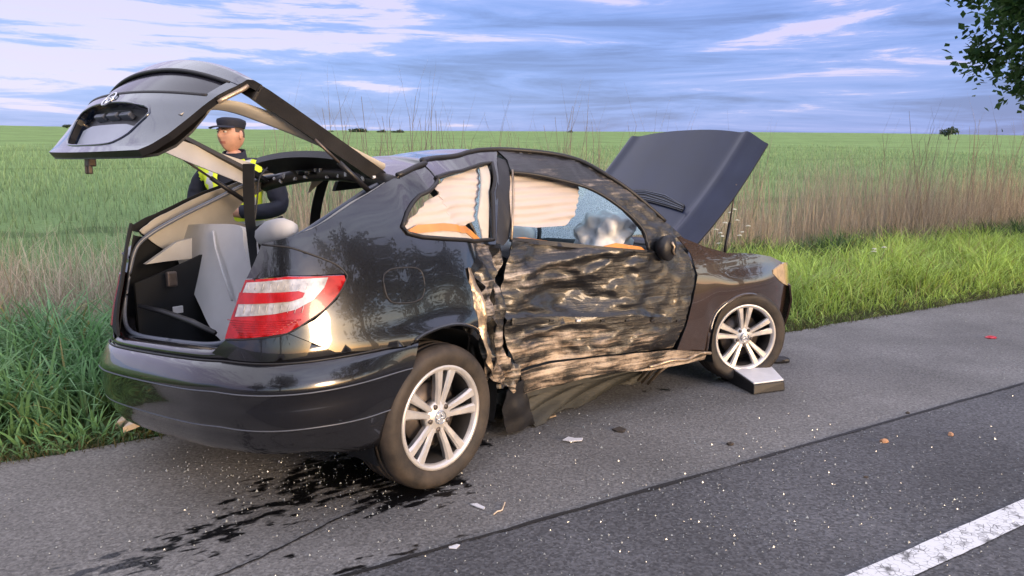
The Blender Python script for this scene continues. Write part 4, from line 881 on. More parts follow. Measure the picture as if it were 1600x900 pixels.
tube_obj('recess_lip', list(hole3) + [hole3[0], hole3[1]], .005, M['hatch_paint'], gate, 6)
hgrid('lower_rear_glass', 7.25, 9.28, -.93, .93, M['tinted'], gate, .010, -.012, None, 12, 46)
for tt_ in (7.35, 9.12): tube_obj('glass_edge_seal', [hat(tt_, u) - hat_n(tt_, u) * .004 for u in np.linspace(-.93, .93, 40)], .0085, M['rubber'], gate, 6)
hgrid('glass_surround', 7.0, 9.3, -1, -.92, M['hatch_paint'], gate, .02, 0, M['black_plastic'], 10, 4); hgrid('glass_surround', 7.0, 9.3, .92, 1, M['hatch_paint'], gate, .02, 0, M['black_plastic'], 10, 4)
hgrid('spoiler', 4.5, 7.3, -1, 1, M['hatch_paint'], gate, .03, .002, M['black_plastic'], 16, 46)
for a, b in ((-1, -.84), (.93, 1)): hgrid('tailgate_frame_arm', 0, 4.6, a, b, M['hatch_paint'], gate, .062 if a < 0 else .02, 0 if a < 0 else -.05, M['black_plastic'], 24, 6)
hgrid('tailgate_top_rail', -.0, .7, -.82, .82, M['hatch_paint'], gate, .035, 0, M['black_plastic'], 5, 24)
# gold-coloured seal edge at the near corner, and the inner black liner round the lower panel
tube_obj('corner_seal', [hat(t, u) + hat_n(t, u) * -.02 for t, u in ((6.3, -1.0), (6.9, -1.005), (7.4, -1.01), (8.2, -1.012), (9.0, -1.012), (9.3, -1.01))], .009, M['metal_tan'], gate, 6)
U = np.linspace(-1, 1, 40); P = np.zeros((40, 6, 3))
for i, u in enumerate(U):
    for j in range(6):
        t = 9.2 + (13.9 - 9.2) * j / 5; P[i, j] = hat(t, u * .97) - hat_n(t, u * .97) * (.026 + .032 * math.sin(math.pi * j / 5))
T_ = np.zeros_like(P); T_[..., 2] = -.01; shell(P, T_, 'inner_liner', M['black_plastic'], gate)
P = np.zeros((26, 4, 3))
def arm_trim(up, lo, y0, y1):
    A = spline([hit_y(u, v, y0) for u, v in up], 8); B = spline([hit_y(u, v, y1) for u, v in lo], 8); P = np.zeros((len(A), 5, 3))
    for j in range(5):
        w = j / 4; P[:, j] = A * (1 - w) + B * w; P[:, j, 1] += np.sign(y1 - y0) * .014 * math.sin(math.pi * w) * -1
    T_ = np.zeros_like(P); T_[..., 1] = .018 * (-1 if y0 < 0 else 1); return shell(P, T_, 'inner_arm_trim', M['beige'], gate)
arm_trim([(598, 256), (525, 220), (455, 189), (405, 170), (368, 159), (335, 157), (303, 165), (278, 179)], [(590, 270), (520, 238), (450, 208), (400, 189), (365, 177), (335, 172), (308, 177), (287, 187)], -.50, -.455)
arm_trim([(255, 209), (300, 225), (350, 241), (400, 257)], [(236, 228), (290, 251), (345, 273), (392, 292)], .50, .47)

lt = hat(13.8, .12) + np.array((.05, .0, -.035)); mb = MB(); mb.box(lt, (.03, .05, .05)); mb.box(lt + np.array((-.008, .016, -.03)), (.018, .012, .05)); mb.box(lt + np.array((-.008, -.016, -.03)), (.018, .012, .05)); mb.build('latch', M['steel'], gate, bevel=.008)
# star badge: ring and three points
bc = hat(9.75, 0) + hat_n(9.75, 0) * .006; bn = hat_n(9.75, 0); bx = np.array((0, 1, 0.)); bz = np.cross(bn, bx)
mb = MB(); V, Fc = tube([bc + .036 * (bx * math.cos(w) + bz * math.sin(w)) for w in np.linspace(0, 2 * math.pi, 25)], .004, 6, False); mb.add(V, Fc)
for k in range(3):
    w = math.pi / 2 + k * 2.094; dv = bx * math.cos(w) + bz * math.sin(w); V, Fc = tube([bc, bc + dv * .035], [.0065, .0012], 6); mb.add(V, Fc)
mb.build('star_badge', M['chrome'], gate, True)
# gas struts
for a, b, nm in ((hit_y(492, 218, -.56), hit_y(578, 300, -.56), 1), (hit_y(285, 248, .50), hit_y(386, 316, .52), 2)):
    mid = a + (b - a) * .42; g_ = tube_obj('tailgate_strut', [mid, b], .0125, M['black_plastic'], car, 8); tube_obj('strut_rod', [a, mid], .006, M['steel'], g_, 6)
# thin wiper wiring loop hanging near the belt
tube_obj('hanging_wire', spline([hit_y(418, 262, -.05), hit_y(405, 280, -.06), hit_y(402, 310, -.08), hit_y(398, 345, -.1)], 6), .004, M['rubber'], car, 5)

# ------------------------------------------------------------------ wheels
def lathe(prof, seg=64):
    """profile (radius, y) turned round the y axis"""
    V = []; n = len(prof)
    for k in range(seg):
        w = 2 * math.pi * k / seg
        for r, y in prof: V.append((r * math.cos(w), y, r * math.sin(w)))
    return V, grid_faces(seg, n, True)
def tyre_mat():
    m, t, b = bsdf_mat('tyre_rubber'); c = N(t, 'ShaderNodeTexCoord')
    n = N(t, 'ShaderNodeTexNoise'); n.inputs['Scale'].default_value = 7; n.inputs['Detail'].default_value = 8; n.inputs['Roughness'].default_value = .65; L(t, c, 'Object', n, 'Vector')
    r = N(t, 'ShaderNodeValToRGB'); L(t, n, 0, r, 0); q = r.color_ramp.elements; q[0].position = .35; q[0].color = (.014, .012, .011, 1); q[1].position = .75; q[1].color = (.075, .058, .044, 1); L(t, r, 0, b, 'Base Color')
    b.inputs['Roughness'].default_value = .68; bp = N(t, 'ShaderNodeBump'); bp.inputs['Strength'].default_value = .25; bp.inputs['Distance'].default_value = .004; L(t, n, 0, bp, 'Height'); L(t, bp, 0, b, 'Normal'); return m
M['tyre'] = tyre_mat()
def wheel(loc, rz, k, camber=0, spin=0.0):
    """axis along local y, outer face towards -y; k scales the 632 mm wheel"""
    ro, ri = .316 * k, .226 * k; wd = .235 * k if k > 1 else .205 * k
    rimb = mesh_obj('wheel', *lathe([(ri - .006, -.006), (ri, -.004), (ri + .002, .004), (ri - .008, .012), (ri - .018, .03), (ri - .026, .07), (ri - .03, .14), (ri - .012, .19), (ri + .002, .2), (ri + .002, .204), (ri - .016, .2), (ri - .034, .14), (ri - .034, .06), (ri - .022, .012), (ri - .014, -.002), (ri - .006, -.006)]), M['barrel'], car)
    rimb.location = loc; rimb.rotation_mode = 'ZYX'; rimb.rotation_euler = (camber, 0, rz)
    tp = [(ri - .002, .004), (ri + .006, -.006), (ri + .02, -.013), (ri + .045, -.019), (ri + .065, -.017), (ro - .018, -.008), (ro - .008, .004), (ro - .003, .016)]
    half_ = tp + [(ro, .03), (ro + .001, .045), (ro - .006, .047), (ro - .006, .053), (ro + .001, .055), (ro + .002, .08), (ro - .005, .082), (ro - .005, .088), (ro + .002, .09)]
    full = half_ + [(r, wd - .01 - (y - .0)) for r, y in reversed(half_)]
    mesh_obj('rim_lip', *lathe([(ri - .024, .016), (ri - .021, .004), (ri - .014, -.006), (ri - .004, -.009), (ri + .003, -.007), (ri + .005, .002), (ri + .002, .008)]), M['silver'], rimb)
    ty = mesh_obj('tyre', *lathe(full, 96), M['tyre'], rimb)
    # five pairs of spokes
    for i in range(5):
        for d in (-1, 1):
            w0 = spin + 2 * math.pi * i / 5; V = []
            st_ = [(.046 * k, .26 * d, .026, .016), (.085 * k, .205 * d, .029, .012), (.13 * k, .190 * d, .034, .005), (.18 * k, .186 * d, .041, .001), (ri - .006, .190 * d, .052, -.001)]
            for r, aw, wd_, yy in st_:
                c = np.array((math.cos(w0 + aw), 0, math.sin(w0 + aw))); tng = np.array((-math.sin(w0 + aw), 0, math.cos(w0 + aw))); h = wd_ * k / 2
                V += [c * r - tng * h + (0, yy + .010, 0), c * r - tng * h * .62 + (0, yy, 0), c * r + tng * h * .62 + (0, yy, 0), c * r + tng * h + (0, yy + .010, 0), c * r + tng * h * .8 + (0, yy + .035, 0), c * r - tng * h * .8 + (0, yy + .035, 0)]
            Fc = []
            for a in range(len(st_) - 1):
                for b in range(6): Fc.append((a * 6 + b, a * 6 + (b + 1) % 6, (a + 1) * 6 + (b + 1) % 6, (a + 1) * 6 + b))
            Fc += [(5, 4, 3, 2, 1, 0), tuple(range(24, 30))]
            mesh_obj('spoke', V, Fc, M['silver'], rimb, False)
    mesh_obj('hub', *lathe([(.0, .010), (.030 * k, .010), (.034 * k, .013), (.062 * k, .016), (.072 * k, .024), (.072 * k, .06), (0, .06)], 40), M['silver'], rimb)
    cap_ = mesh_obj('hub_cap', *lathe([(0, .004), (.026 * k, .004), (.031 * k, .007), (.032 * k, .014)], 32), M['plate'], rimb)
    mb = MB(); V, Fc = tube([(.027 * k * math.cos(w), .003, .027 * k * math.sin(w)) for w in np.linspace(0, 2 * math.pi, 25)], .0022, 6, False); mb.add(V, Fc)
    for i in range(3):
        w = math.pi / 2 + i * 2.0944; V, Fc = tube([(0, .003, 0), (.026 * k * math.cos(w), .003, .026 * k * math.sin(w))], [.0045, .001], 6); mb.add(V, Fc)
    mb.build('star_emblem', M['chrome'], rimb, True)
    for i in range(5):
        w = spin + 2 * math.pi * (i + .5) / 5; c = np.array((.054 * k * math.cos(w), 0, .054 * k * math.sin(w)))
        V, Fc = tube([c + (0, .010, 0), c + (0, .030, 0)], .0115 * k, 8); mesh_obj('lug_bolt', V, Fc, M['steel'], rimb)
    mesh_obj('brake_disc', *lathe([(.05, .075), (.145 * k, .075), (.145 * k, .095), (.05, .095)], 40), M['steel'], rimb)
    mesh_obj('wheel_back', *lathe([(.0, .12), (ri - .03, .12), (ri - .03, .125), (0, .125)], 32), M['interior_dark'], rimb)
    return rimb
wheel((0, -.865, .316 * 1.04), 0, 1.04, 0, R(8))
fx, fy = front(2.90, -.84)
wheel((fx, fy, .316 * .98), -(BEND + R(21)), .98, 0, R(20))
wheel((0, .865, .316 * 1.04), math.pi, 1.04); fx2, fy2 = front(2.90, .84); wheel((fx2, fy2, .31), math.pi - BEND - R(21), .98)
# dark wheel housings
def housing(c, rad, y0, y1, name, rz=0):
    V = []; n = 20
    for k in range(n + 1):
        w = math.pi * (-.12 + 1.24 * k / n)
        for y in (y0, y1): V.append((rad * math.cos(w), y, rad * math.sin(w)))
    F_ = [(2 * k, 2 * k + 1, 2 * k + 3, 2 * k + 2) for k in range(n)]
    V += [(0, y1, 0)]; F_ += [(2 * k + 1, 2 * n + 2, 2 * k + 3) for k in range(n)]
    o = mesh_obj(name, V, F_, M['interior_dark'], car); o.location = c; o.rotation_euler = (0, 0, rz); return o
housing((.02, 0, .34), .385, -.835, -.50, 'wheel_housing'); housing((.02, 0, .34), .37, .82, .50, 'wheel_housing')
h_ = front(2.92, 0); housing((h_[0], h_[1], .30), .335, -.82, -.45, 'wheel_housing', -BEND); housing((h_[0], h_[1], .30), .35, .80, .45, 'wheel_housing', -BEND)
# ------------------------------------------------------------------ things lying on the road
def on_rn(u, n, z=0.0):
    d = wray(u, H0); t = n / (d[0] * rn[0] + d[1] * rn[1]); return np.array([d[0] * t, d[1] * t, z])
def lump(name, p, rad, mat, label, cat, group=None, seed=0, rz=0, rough=.35):
    o = blob(name, (p[0], p[1], p[2] + rad[2] * .55), rad, mat, None, (0, 0, rz), rough, 2.3, 2); o.data.polygons.foreach_set('use_smooth', np.zeros(len(o.data.polygons), bool)); return tag(o, label, cat, group)
tops = [ground(u, v, z_) for u, v, z_ in ((1141, 573, .105), (1200, 565, .105), (1226, 593, .075), (1178, 599, .075))]
bt_ = [np.array([p[0] + dx, p[1] + dy, .002]) for p, (dx, dy) in zip(tops, ((-.02, .012), (.0, .02), (.008, 0), (-.0, -.008)))]
mb = MB(); mb.add([p - np.array((0, 0, .012)) for p in tops] + bt_, [(0, 1, 2, 3), (7, 6, 5, 4), (0, 3, 7, 4), (1, 5, 6, 2), (2, 6, 7, 3), (0, 4, 5, 1)])
box = mb.build('plastic_tray', M['rubber'], bevel=.006); tag(box, 'black plastic tray with a pale flat lid lying against the front wheel', 'tray')
c4 = sum(tops) / 4; lid = [c4 + (p - c4) * .97 for p in tops]; mb = MB(); mb.add([p - np.array((0, 0, .010)) for p in lid] + lid, [(3, 2, 1, 0), (4, 5, 6, 7), (0, 1, 5, 4), (1, 2, 6, 5), (2, 3, 7, 6), (3, 0, 4, 7)]); mb.build('lid', M['white_plastic'], box, bevel=.004)
M['stone'] = simple('tan_stone', (.40, .22, .12), .8, var=.4, vscale=40); M['dark_clod'] = simple('dark_clod', (.05, .04, .032), .9, var=.4, vscale=40)
M['red_plastic'] = simple('red_plastic', (.55, .03, .05), .3, coat=.4); M['pale_wood'] = simple('pale_split_wood', (.55, .45, .34), .75, var=.3, vscale=25, bump=.3, bscale=60)
lump('stone', ground(1381, 692), (.022, .016, .015), M['stone'], 'rounded tan stone on the dark lane, the one further from the verge', 'stone', seed=1)
lump('stone', ground(1485, 681), (.020, .015, .013), M['stone'], 'pointed tan stone on the dark lane, the one beside the asphalt seam', 'stone', seed=2, rz=.8)
for (u, v, a, lb) in ((1141, 695, .018, 'dark clod of earth on the grey asphalt below the plastic tray'), (1418, 646, .013, 'tiny dark clod sitting at the asphalt seam'), (1352, 747, .013, 'dark clod on the dark lane below the tan stones')):
    lump('earth_clod', ground(u, v), (a, a * .8, a * .55), M['dark_clod'], lb, 'clod', seed=u)
p_ = ground(1548, 528); lump('red_lens_shard', p_, (.052, .035, .012), M['red_plastic'], 'small red plastic shard alone on the grey asphalt', 'shard', rz=.4)
def flake(name, pts, z, mat, label, cat, th=.004):
    P = [ground(u, v, z) for u, v in pts]; n = len(P); mb = MB()
    mb.add([p - np.array((0, 0, th)) for p in P] + P, [tuple(range(n - 1, -1, -1)), tuple(range(n, 2 * n))] + [(i, (i + 1) % n, n + (i + 1) % n, n + i) for i in range(n)]); return tag(mb.build(name, mat), label, cat)
flake('plastic_splinter', [(879, 687), (888, 682), (898, 684), (911, 684), (909, 688), (890, 689)], .012, M['white_plastic'], 'white pointed plastic splinter on the asphalt beside the torn wheel liner', 'splinter')
flake('plastic_splinter', [(735, 787), (745, 786), (758, 792), (756, 795), (744, 791)], .008, M['white_plastic'], 'thin white plastic splinter just right of the rear tyre', 'splinter')
flake('paper_scrap', [(699, 851), (708, 848), (719, 851), (713, 857), (702, 856)], .006, M['white_plastic'], 'small white square scrap on the asphalt below the rear tyre', 'scrap')
w_ = spline([ground(u, v, .006) for u, v in ((771, 804), (777, 799), (784, 797), (787, 790), (789, 785))], 5); tag(tube_obj('wire_offcut', w_, .003, M['pale_wood']), 'curled pale wire offcut on the asphalt near the rear tyre', 'wire')
flake('trim_splinter', [(956, 670), (968, 666), (978, 670), (974, 674), (964, 673)], .010, M['dark_clod'], 'dark brown bent trim splinter on the asphalt in front of the sill', 'splinter', .006)
flake('bark_flake', [(826, 653), (864, 643), (869, 648), (832, 660)], .02, M['metal_tan'], 'tan metal strip on the asphalt against the torn wheel liner', 'strip', .01)
lump('rubber_lump', ground(1216, 566), (.08, .05, .03), M['black_plastic'], 'torn black rubber lump on the asphalt in front of the front tyre', 'rubber')
for k, (a, b, lb) in enumerate((((180, 662), (228, 632), 'pale split wooden stake at the grass edge, further from the asphalt'), ((192, 668), (244, 638), 'pale split wooden stake at the grass edge, closer to the asphalt'))):
    A = ground(*a, .05); B = ground(*b, .10); d = (B - A) / np.linalg.norm(B - A); sd_ = np.array((-d[1], d[0], 0)) * .034
    V = [A, A + d * .06 + sd_ * .9, A + d * .06 - sd_ * .9, B + sd_, B - sd_]; V += [v + np.array((0, 0, -.03)) for v in V]
    tag(mesh_obj('wooden_stake', V, [(0, 2, 4, 3, 1), (5, 6, 8, 9, 7), (0, 1, 6, 5), (1, 3, 8, 6), (3, 4, 9, 8), (4, 2, 7, 9), (2, 0, 5, 7)], M['pale_wood'], None, False), lb, 'stake')
# crumbs of safety glass
ng = 4200; uu = []; 
cl = [(ground(820, 760), 1.5, .35), (ground(1100, 690), 1.4, .25), (ground(1200, 820), 1.0, .2), (ground(420, 740), .8, .12), (ground(1450, 800), 1.0, .15)]
while len(uu) < ng:
    k = RNG.random(); j = 0
    if k < .42: p = rw(RNG.uniform(-1.5, 8), RNG.uniform(1.2, 4.2))
    else:
        c, sd_, w = cl[RNG.integers(len(cl))]; p = (c[0] + RNG.normal(0, sd_ * .6), c[1] + RNG.normal(0, sd_ * .35), 0)
    r_, n_ = to_rn(np.array(p))
    if .6 < n_ < 4.15: uu.append((p[0], p[1], .006 if n_ < SEAM else .002))
uu = np.array(uu); sz = RNG.gamma(2.0, .0009, ng) + .0011; V = np.zeros((ng, 4, 3)); base_t = np.array([(1, 0, -.3), (-.5, .87, -.3), (-.5, -.87, -.3), (0, 0, 1.0)])
an = RNG.uniform(0, 6.28, ng); ca, sa = np.cos(an), np.sin(an)
for k in range(4):
    b = base_t[k] * 1.0; V[:, k, 0] = uu[:, 0] + sz * (b[0] * ca - b[1] * sa); V[:, k, 1] = uu[:, 1] + sz * (b[0] * sa + b[1] * ca); V[:, k, 2] = uu[:, 2] + sz * (b[2] + .3)
T4 = np.array([(0, 1, 2), (0, 3, 1), (1, 3, 2), (2, 3, 0)]); Fc = (np.arange(ng)[:, None, None] * 4 + T4[None]).reshape(-1, 3)
M['glass_crumb'] = simple('glass_crumbs', (.30, .33, .34), .12, spec=.6)
tag(mesh_obj('glass_crumbs', V.reshape(-1, 3), Fc, M['glass_crumb'], None, False), 'scattered crumbs of broken safety glass over the road', 'glass', kind='stuff')

# ------------------------------------------------------------------ vegetation
def leaf_mat(name, transl=.3, rough=.4, bright=1.0):
    m, t, b = bsdf_mat(name); a = N(t, 'ShaderNodeAttribute'); a.attribute_name = 'tint'; L(t, a, 'Color', b, 'Base Color'); b.inputs['Roughness'].default_value = rough; b.inputs['Specular IOR Level'].default_value = .3
    tr = N(t, 'ShaderNodeBsdfTranslucent'); L(t, a, 'Color', tr, 0); mx = N(t, 'ShaderNodeMixShader'); mx.inputs[0].default_value = transl
    out = t.nodes['Material Output']; L(t, b, 0, mx, 1); L(t, tr, 0, mx, 2); L(t, mx, 0, out, 0); return m
M['leafy'] = leaf_mat('leaf_blades'); M['dry'] = leaf_mat('dry_stalks', .12, .8)
def fast_mesh(name, V, T, mat, tint, smooth=True):
    me = bpy.data.meshes.new(name); nv, nt = len(V), len(T); me.vertices.add(nv); me.vertices.foreach_set('co', V.astype(np.float32).ravel())
    me.loops.add(nt * 3); me.loops.foreach_set('vertex_index', T.astype(np.int32).ravel()); me.polygons.add(nt); me.polygons.foreach_set('loop_start', np.arange(0, nt * 3, 3, dtype=np.int32))
    me.update(calc_edges=True); me.polygons.foreach_set('use_smooth', np.full(nt, smooth))
    at = me.color_attributes.new('tint', 'FLOAT_COLOR', 'POINT'); at.data.foreach_set('color', np.c_[tint, np.ones(nv)].astype(np.float32).ravel())
    me.materials.append(mat); return link(bpy.data.objects.new(name, me))
def blades(name, base, h, w, az, lean, droop, tint, mat, tipmul=1.35, segs=4, facing=None):
    n = len(base); d = np.stack([np.cos(az), np.sin(az), 0 * az], 1); fz_ = az + (RNG.uniform(-.9, .9, n) if facing is None else facing); sdv = np.stack([-np.sin(fz_), np.cos(fz_), 0 * az], 1)
    V = np.zeros((n, 2 * segs + 1, 3)); C = np.zeros((n, 2 * segs + 1, 3))
    for k in range(segs + 1):
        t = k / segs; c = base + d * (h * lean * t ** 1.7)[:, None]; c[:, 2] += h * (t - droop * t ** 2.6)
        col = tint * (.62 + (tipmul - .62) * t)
        if k == segs: V[:, -1] = c; C[:, -1] = col
        else:
            ww = (w * (1 - t ** 1.6) * (.7 + .6 * t) * .5)[:, None]; V[:, 2 * k] = c - sdv * ww; V[:, 2 * k + 1] = c + sdv * ww; C[:, 2 * k] = col; C[:, 2 * k + 1] = col
    T = []
    for k in range(segs - 1): T += [(2 * k, 2 * k + 1, 2 * k + 3), (2 * k, 2 * k + 3, 2 * k + 2)]
    T.append((2 * segs - 2, 2 * segs - 1, 2 * segs)); T = np.array(T); nv = 2 * segs + 1
    Fc = (np.arange(n)[:, None, None] * nv + T[None]).reshape(-1, 3)
    return fast_mesh(name, V.reshape(-1, 3), Fc, mat, C.reshape(-1, 3))
def scatter(n, r0, r1, n0, n1, power=1.0, margin=260):
    out = []
    tot = 0
    while tot < n:
        r = r0 + (r1 - r0) * RNG.random(n) ** power; q = RNG.uniform(n0, n1, n); P = np.stack([rd[0] * r + rn[0] * q, rd[1] * r + rn[1] * q, terrain(r, q)], 1)
        fwd = P[:, 1] * cp - (P[:, 2] - CH) * sp; u = 800 + F * P[:, 0] / np.maximum(fwd, .1); ok = (fwd > .5) & (u > -margin) & (u < 1600 + margin)
        out.append(np.c_[P, r, q][ok]); tot += ok.sum()
    return np.vstack(out)[:n]
def nz2(x, y, f, s=0.0): return np.array([mnoise.noise(Vector((a * f, b * f, s))) for a, b in zip(x, y)])
def mixc(a, b, t): return np.array(a)[None] * (1 - t[:, None]) + np.array(b)[None] * t[:, None]
# lush verge grass
S = scatter(92000, -3, 19, EDGE + .02, 7.9, 1.4); S = S[(S[:, 4] < 6.7) | (S[:, 3] > 4.5 + .6 * RNG.random(len(S)))]; r, q = S[:, 3], S[:, 4]; n = len(S); clump = nz2(r, q, 1.3); cl2 = nz2(r, q, 3.5, 4)
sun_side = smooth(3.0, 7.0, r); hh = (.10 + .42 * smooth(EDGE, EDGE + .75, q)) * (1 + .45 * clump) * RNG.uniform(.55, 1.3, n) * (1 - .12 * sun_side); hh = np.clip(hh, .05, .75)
tint = mixc((.14, .28, .115), (.34, .48, .10), sun_side); tint = tint * (1 + .35 * cl2[:, None]) * RNG.uniform(.65, 1.4, n)[:, None]  # sunlight on the right-hand blades is painted into their tint
yel = RNG.random(n) < .05 + .07 * sun_side; tint[yel] = np.array((.30, .27, .10)) * RNG.uniform(.7, 1.2, yel.sum())[:, None]
keep = RNG.random(n) < np.clip(.62 + .9 * cl2 + .4 * smooth(EDGE + .6, EDGE, q), .12, 1); keep &= np.hypot(S[:, 0] - ground(205, 655)[0], S[:, 1] - ground(205, 655)[1]) > .20; S, hh, tint, clump = S[keep], hh[keep], tint[keep], clump[keep]; n = len(S)
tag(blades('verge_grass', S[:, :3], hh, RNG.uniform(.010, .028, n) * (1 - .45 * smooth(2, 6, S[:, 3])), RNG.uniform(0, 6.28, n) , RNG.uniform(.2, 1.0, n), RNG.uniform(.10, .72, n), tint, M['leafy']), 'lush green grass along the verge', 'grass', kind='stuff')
# trodden short fringe at the asphalt
S = scatter(16000, -3, 15, EDGE - .05, EDGE + .30, 1.3); n = len(S); tint = mixc((.06, .085, .03), (.16, .13, .06), RNG.random(n)) * RNG.uniform(.6, 1.2, n)[:, None]
S[:, 2] = np.maximum(S[:, 2], -.01); tag(blades('verge_fringe', S[:, :3], RNG.uniform(.02, .085, n), RNG.uniform(.003, .007, n), RNG.uniform(0, 6.28, n), RNG.uniform(.3, 1.4, n), RNG.uniform(.1, .6, n), tint, M['leafy'], 1.2, 2), 'short trodden grass fringe at the asphalt edge', 'grass', kind='stuff')
# dark nettle-like bank behind the verge on the right
S = scatter(15000, 7.5, 24, 6.9, 8.4, 1.2); r, q = S[:, 3], S[:, 4]; n = len(S); c = nz2(r, q, .9, 9); keep = c > -.12; S, c = S[keep], c[keep]; n = len(S)
tag(blades('nettle_bank', S[:, :3], RNG.uniform(.25, .62, n) * (1 + .4 * c), RNG.uniform(.012, .03, n), RNG.uniform(0, 6.28, n), RNG.uniform(.2, .9, n), RNG.uniform(.1, .6, n), mixc((.035, .08, .028), (.08, .15, .04), RNG.random(n)), M['leafy']), 'dark green weeds behind the sunny grass', 'weeds', kind='stuff')
# dry straw-coloured stalks
S = scatter(38000, -3, 32, 6.2, 9.8, 1.3); r, q = S[:, 3], S[:, 4]; n = len(S); c = nz2(r, q, .6, 2); keep = (RNG.random(n) < np.clip(.55 + 1.1 * c, .08, 1)) & ((q > 7.3) | (r < 5.5)); S, c, r = S[keep], c[keep], r[keep]; n = len(S)
tint = mixc((.40, .32, .23), (.68, .58, .44), RNG.random(n)) * RNG.uniform(.6, 1.15, n)[:, None]
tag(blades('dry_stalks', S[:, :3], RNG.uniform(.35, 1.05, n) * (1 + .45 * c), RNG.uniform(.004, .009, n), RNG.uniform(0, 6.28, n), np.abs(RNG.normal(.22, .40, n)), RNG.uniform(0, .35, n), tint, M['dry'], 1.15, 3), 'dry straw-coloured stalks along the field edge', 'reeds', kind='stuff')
S = scatter(30000, 2, 32, 7.4, 10.4, 1.2); n = len(S); c = nz2(S[:, 3], S[:, 4], .5, 6); keep = RNG.random(n) < np.clip(.5 + 1.2 * c, .05, 1); S, c = S[keep], c[keep]; n = len(S)
tag(blades('twig_thicket', S[:, :3], RNG.uniform(.55, 1.75, n) * (1 + .35 * c), RNG.uniform(.005, .009, n), RNG.uniform(0, 6.28, n), np.abs(RNG.normal(.10, .20, n)), RNG.uniform(0, .10, n), mixc((.30, .245, .18), (.52, .44, .33), RNG.random(n)), M['dry'], 1.2, 3), 'thicket of thin bare twigs at the field edge', 'twigs', kind='stuff')
# young crop at the near side of the field
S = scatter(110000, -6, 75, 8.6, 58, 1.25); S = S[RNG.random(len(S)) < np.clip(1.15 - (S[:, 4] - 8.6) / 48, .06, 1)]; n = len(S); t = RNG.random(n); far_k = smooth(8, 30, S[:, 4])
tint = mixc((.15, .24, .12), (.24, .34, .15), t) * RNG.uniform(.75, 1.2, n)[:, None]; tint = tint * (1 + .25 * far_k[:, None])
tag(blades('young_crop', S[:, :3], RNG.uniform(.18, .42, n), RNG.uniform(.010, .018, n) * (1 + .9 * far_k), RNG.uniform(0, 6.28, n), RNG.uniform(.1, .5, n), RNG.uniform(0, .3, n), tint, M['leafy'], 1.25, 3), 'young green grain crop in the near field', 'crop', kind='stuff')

# bare saplings and twiggy bushes on the field edge
def sapling(seed, stems, hmax, spread):
    g = random.Random(seed); V = []; Fc = []; C = []
    def limb(p, d, ln, rad, depth):
        pts = [np.array(p)]; k = max(3, int(ln / .13)); dd = np.array(d)
        for i in range(k):
            dd = dd + np.array((g.gauss(0, .07), g.gauss(0, .07), .035)); dd /= np.linalg.norm(dd); pts.append(pts[-1] + dd * ln / k)
        rr = np.linspace(rad, rad * .35, len(pts)); v, f = tube(pts, rr, 3, False); b = len(V); V.extend(v); Fc.extend([tuple(i + b for i in q_) for q_ in f])
        if depth:
            for i in range(2, len(pts)):
                if g.random() < .62:
                    a = g.uniform(0, 6.28); up = g.uniform(.6, 1.5); e_ = np.array((math.cos(a), math.sin(a), up)); e_ /= np.linalg.norm(e_)
                    limb(pts[i], e_ * .75 + dd * .45, ln * g.uniform(.22, .46) * (1 - .4 * i / len(pts)), rr[i] * .6, depth - 1)
    for s in range(stems):
        a = g.uniform(0, 6.28); lean = g.uniform(0, spread); limb((g.gauss(0, .12), g.gauss(0, .12), -.05), np.array((math.cos(a) * lean, math.sin(a) * lean, 1.0)), hmax * g.uniform(.6, 1.0), .0042, 2)
    V = np.array(V); T = []
    for f in Fc: T += [(f[0], f[1], f[2]), (f[0], f[2], f[3])]
    col = np.array((.26, .215, .165))[None] * np.ones((len(V), 1)) * (.85 + .5 * np.clip(V[:, 2:3] / hmax, 0, 1))
    return V, np.array(T), col
saps = [sapling(10 + i, st_, 1.0, sp_) for i, (st_, sp_) in enumerate(((5, .25), (7, .3), (4, .15), (8, .45), (6, .3)))]
meshes = []
for i, (v, t, c) in enumerate(saps):
    o = fast_mesh('bare_sapling', v, t, M['dry'], c); meshes.append(o.data); bpy.data.objects.remove(o)
spots = [(x, RNG.uniform(8.2, 9.6), top) for x, top in [(452, 168), (470, 195), (492, 165), (512, 150), (535, 125), (556, 150), (580, 165), (600, 185), (622, 125), (640, 118), (662, 135), (680, 150), (705, 168), (730, 165), (758, 172), (790, 168), (815, 178), (838, 150), (862, 165), (890, 140), (915, 160), (945, 168), (972, 175), (1010, 178), (1050, 182), (1100, 172), (1150, 185), (1400, 195), (1422, 158), (1450, 180), (1500, 175), (1530, 160), (1555, 185), (1582, 172), (1598, 190), (1470, 195), (1190, 200), (430, 200), (410, 190)]]
for i, (x, n_, top) in enumerate(spots):
    p = on_rn(x, n_); r_, q_ = to_rn(p); z0 = float(terrain(r_, q_)); depth = p[1] * cp + (CH - z0) * sp; hgt = CH + (H0 - top) / F * depth * 1.0 - z0
    o = bpy.data.objects.new('bare_sapling', meshes[i % 5]); link(o); o.location = (p[0], p[1], z0); o.rotation_euler = (0, 0, RNG.uniform(0, 6.28)); o.scale = (hgt * .8, hgt * .8, hgt)
    where = ('rising behind the tailgate arm', 'behind the car roof', 'behind the raised bonnet', 'in the straw thicket near the lone field tree')[0 if x < 500 else 1 if x < 860 else 2 if x < 1300 else 3]
    tag(o, 'leafless twiggy sapling ' + where, 'sapling', 'bare saplings ' + where)

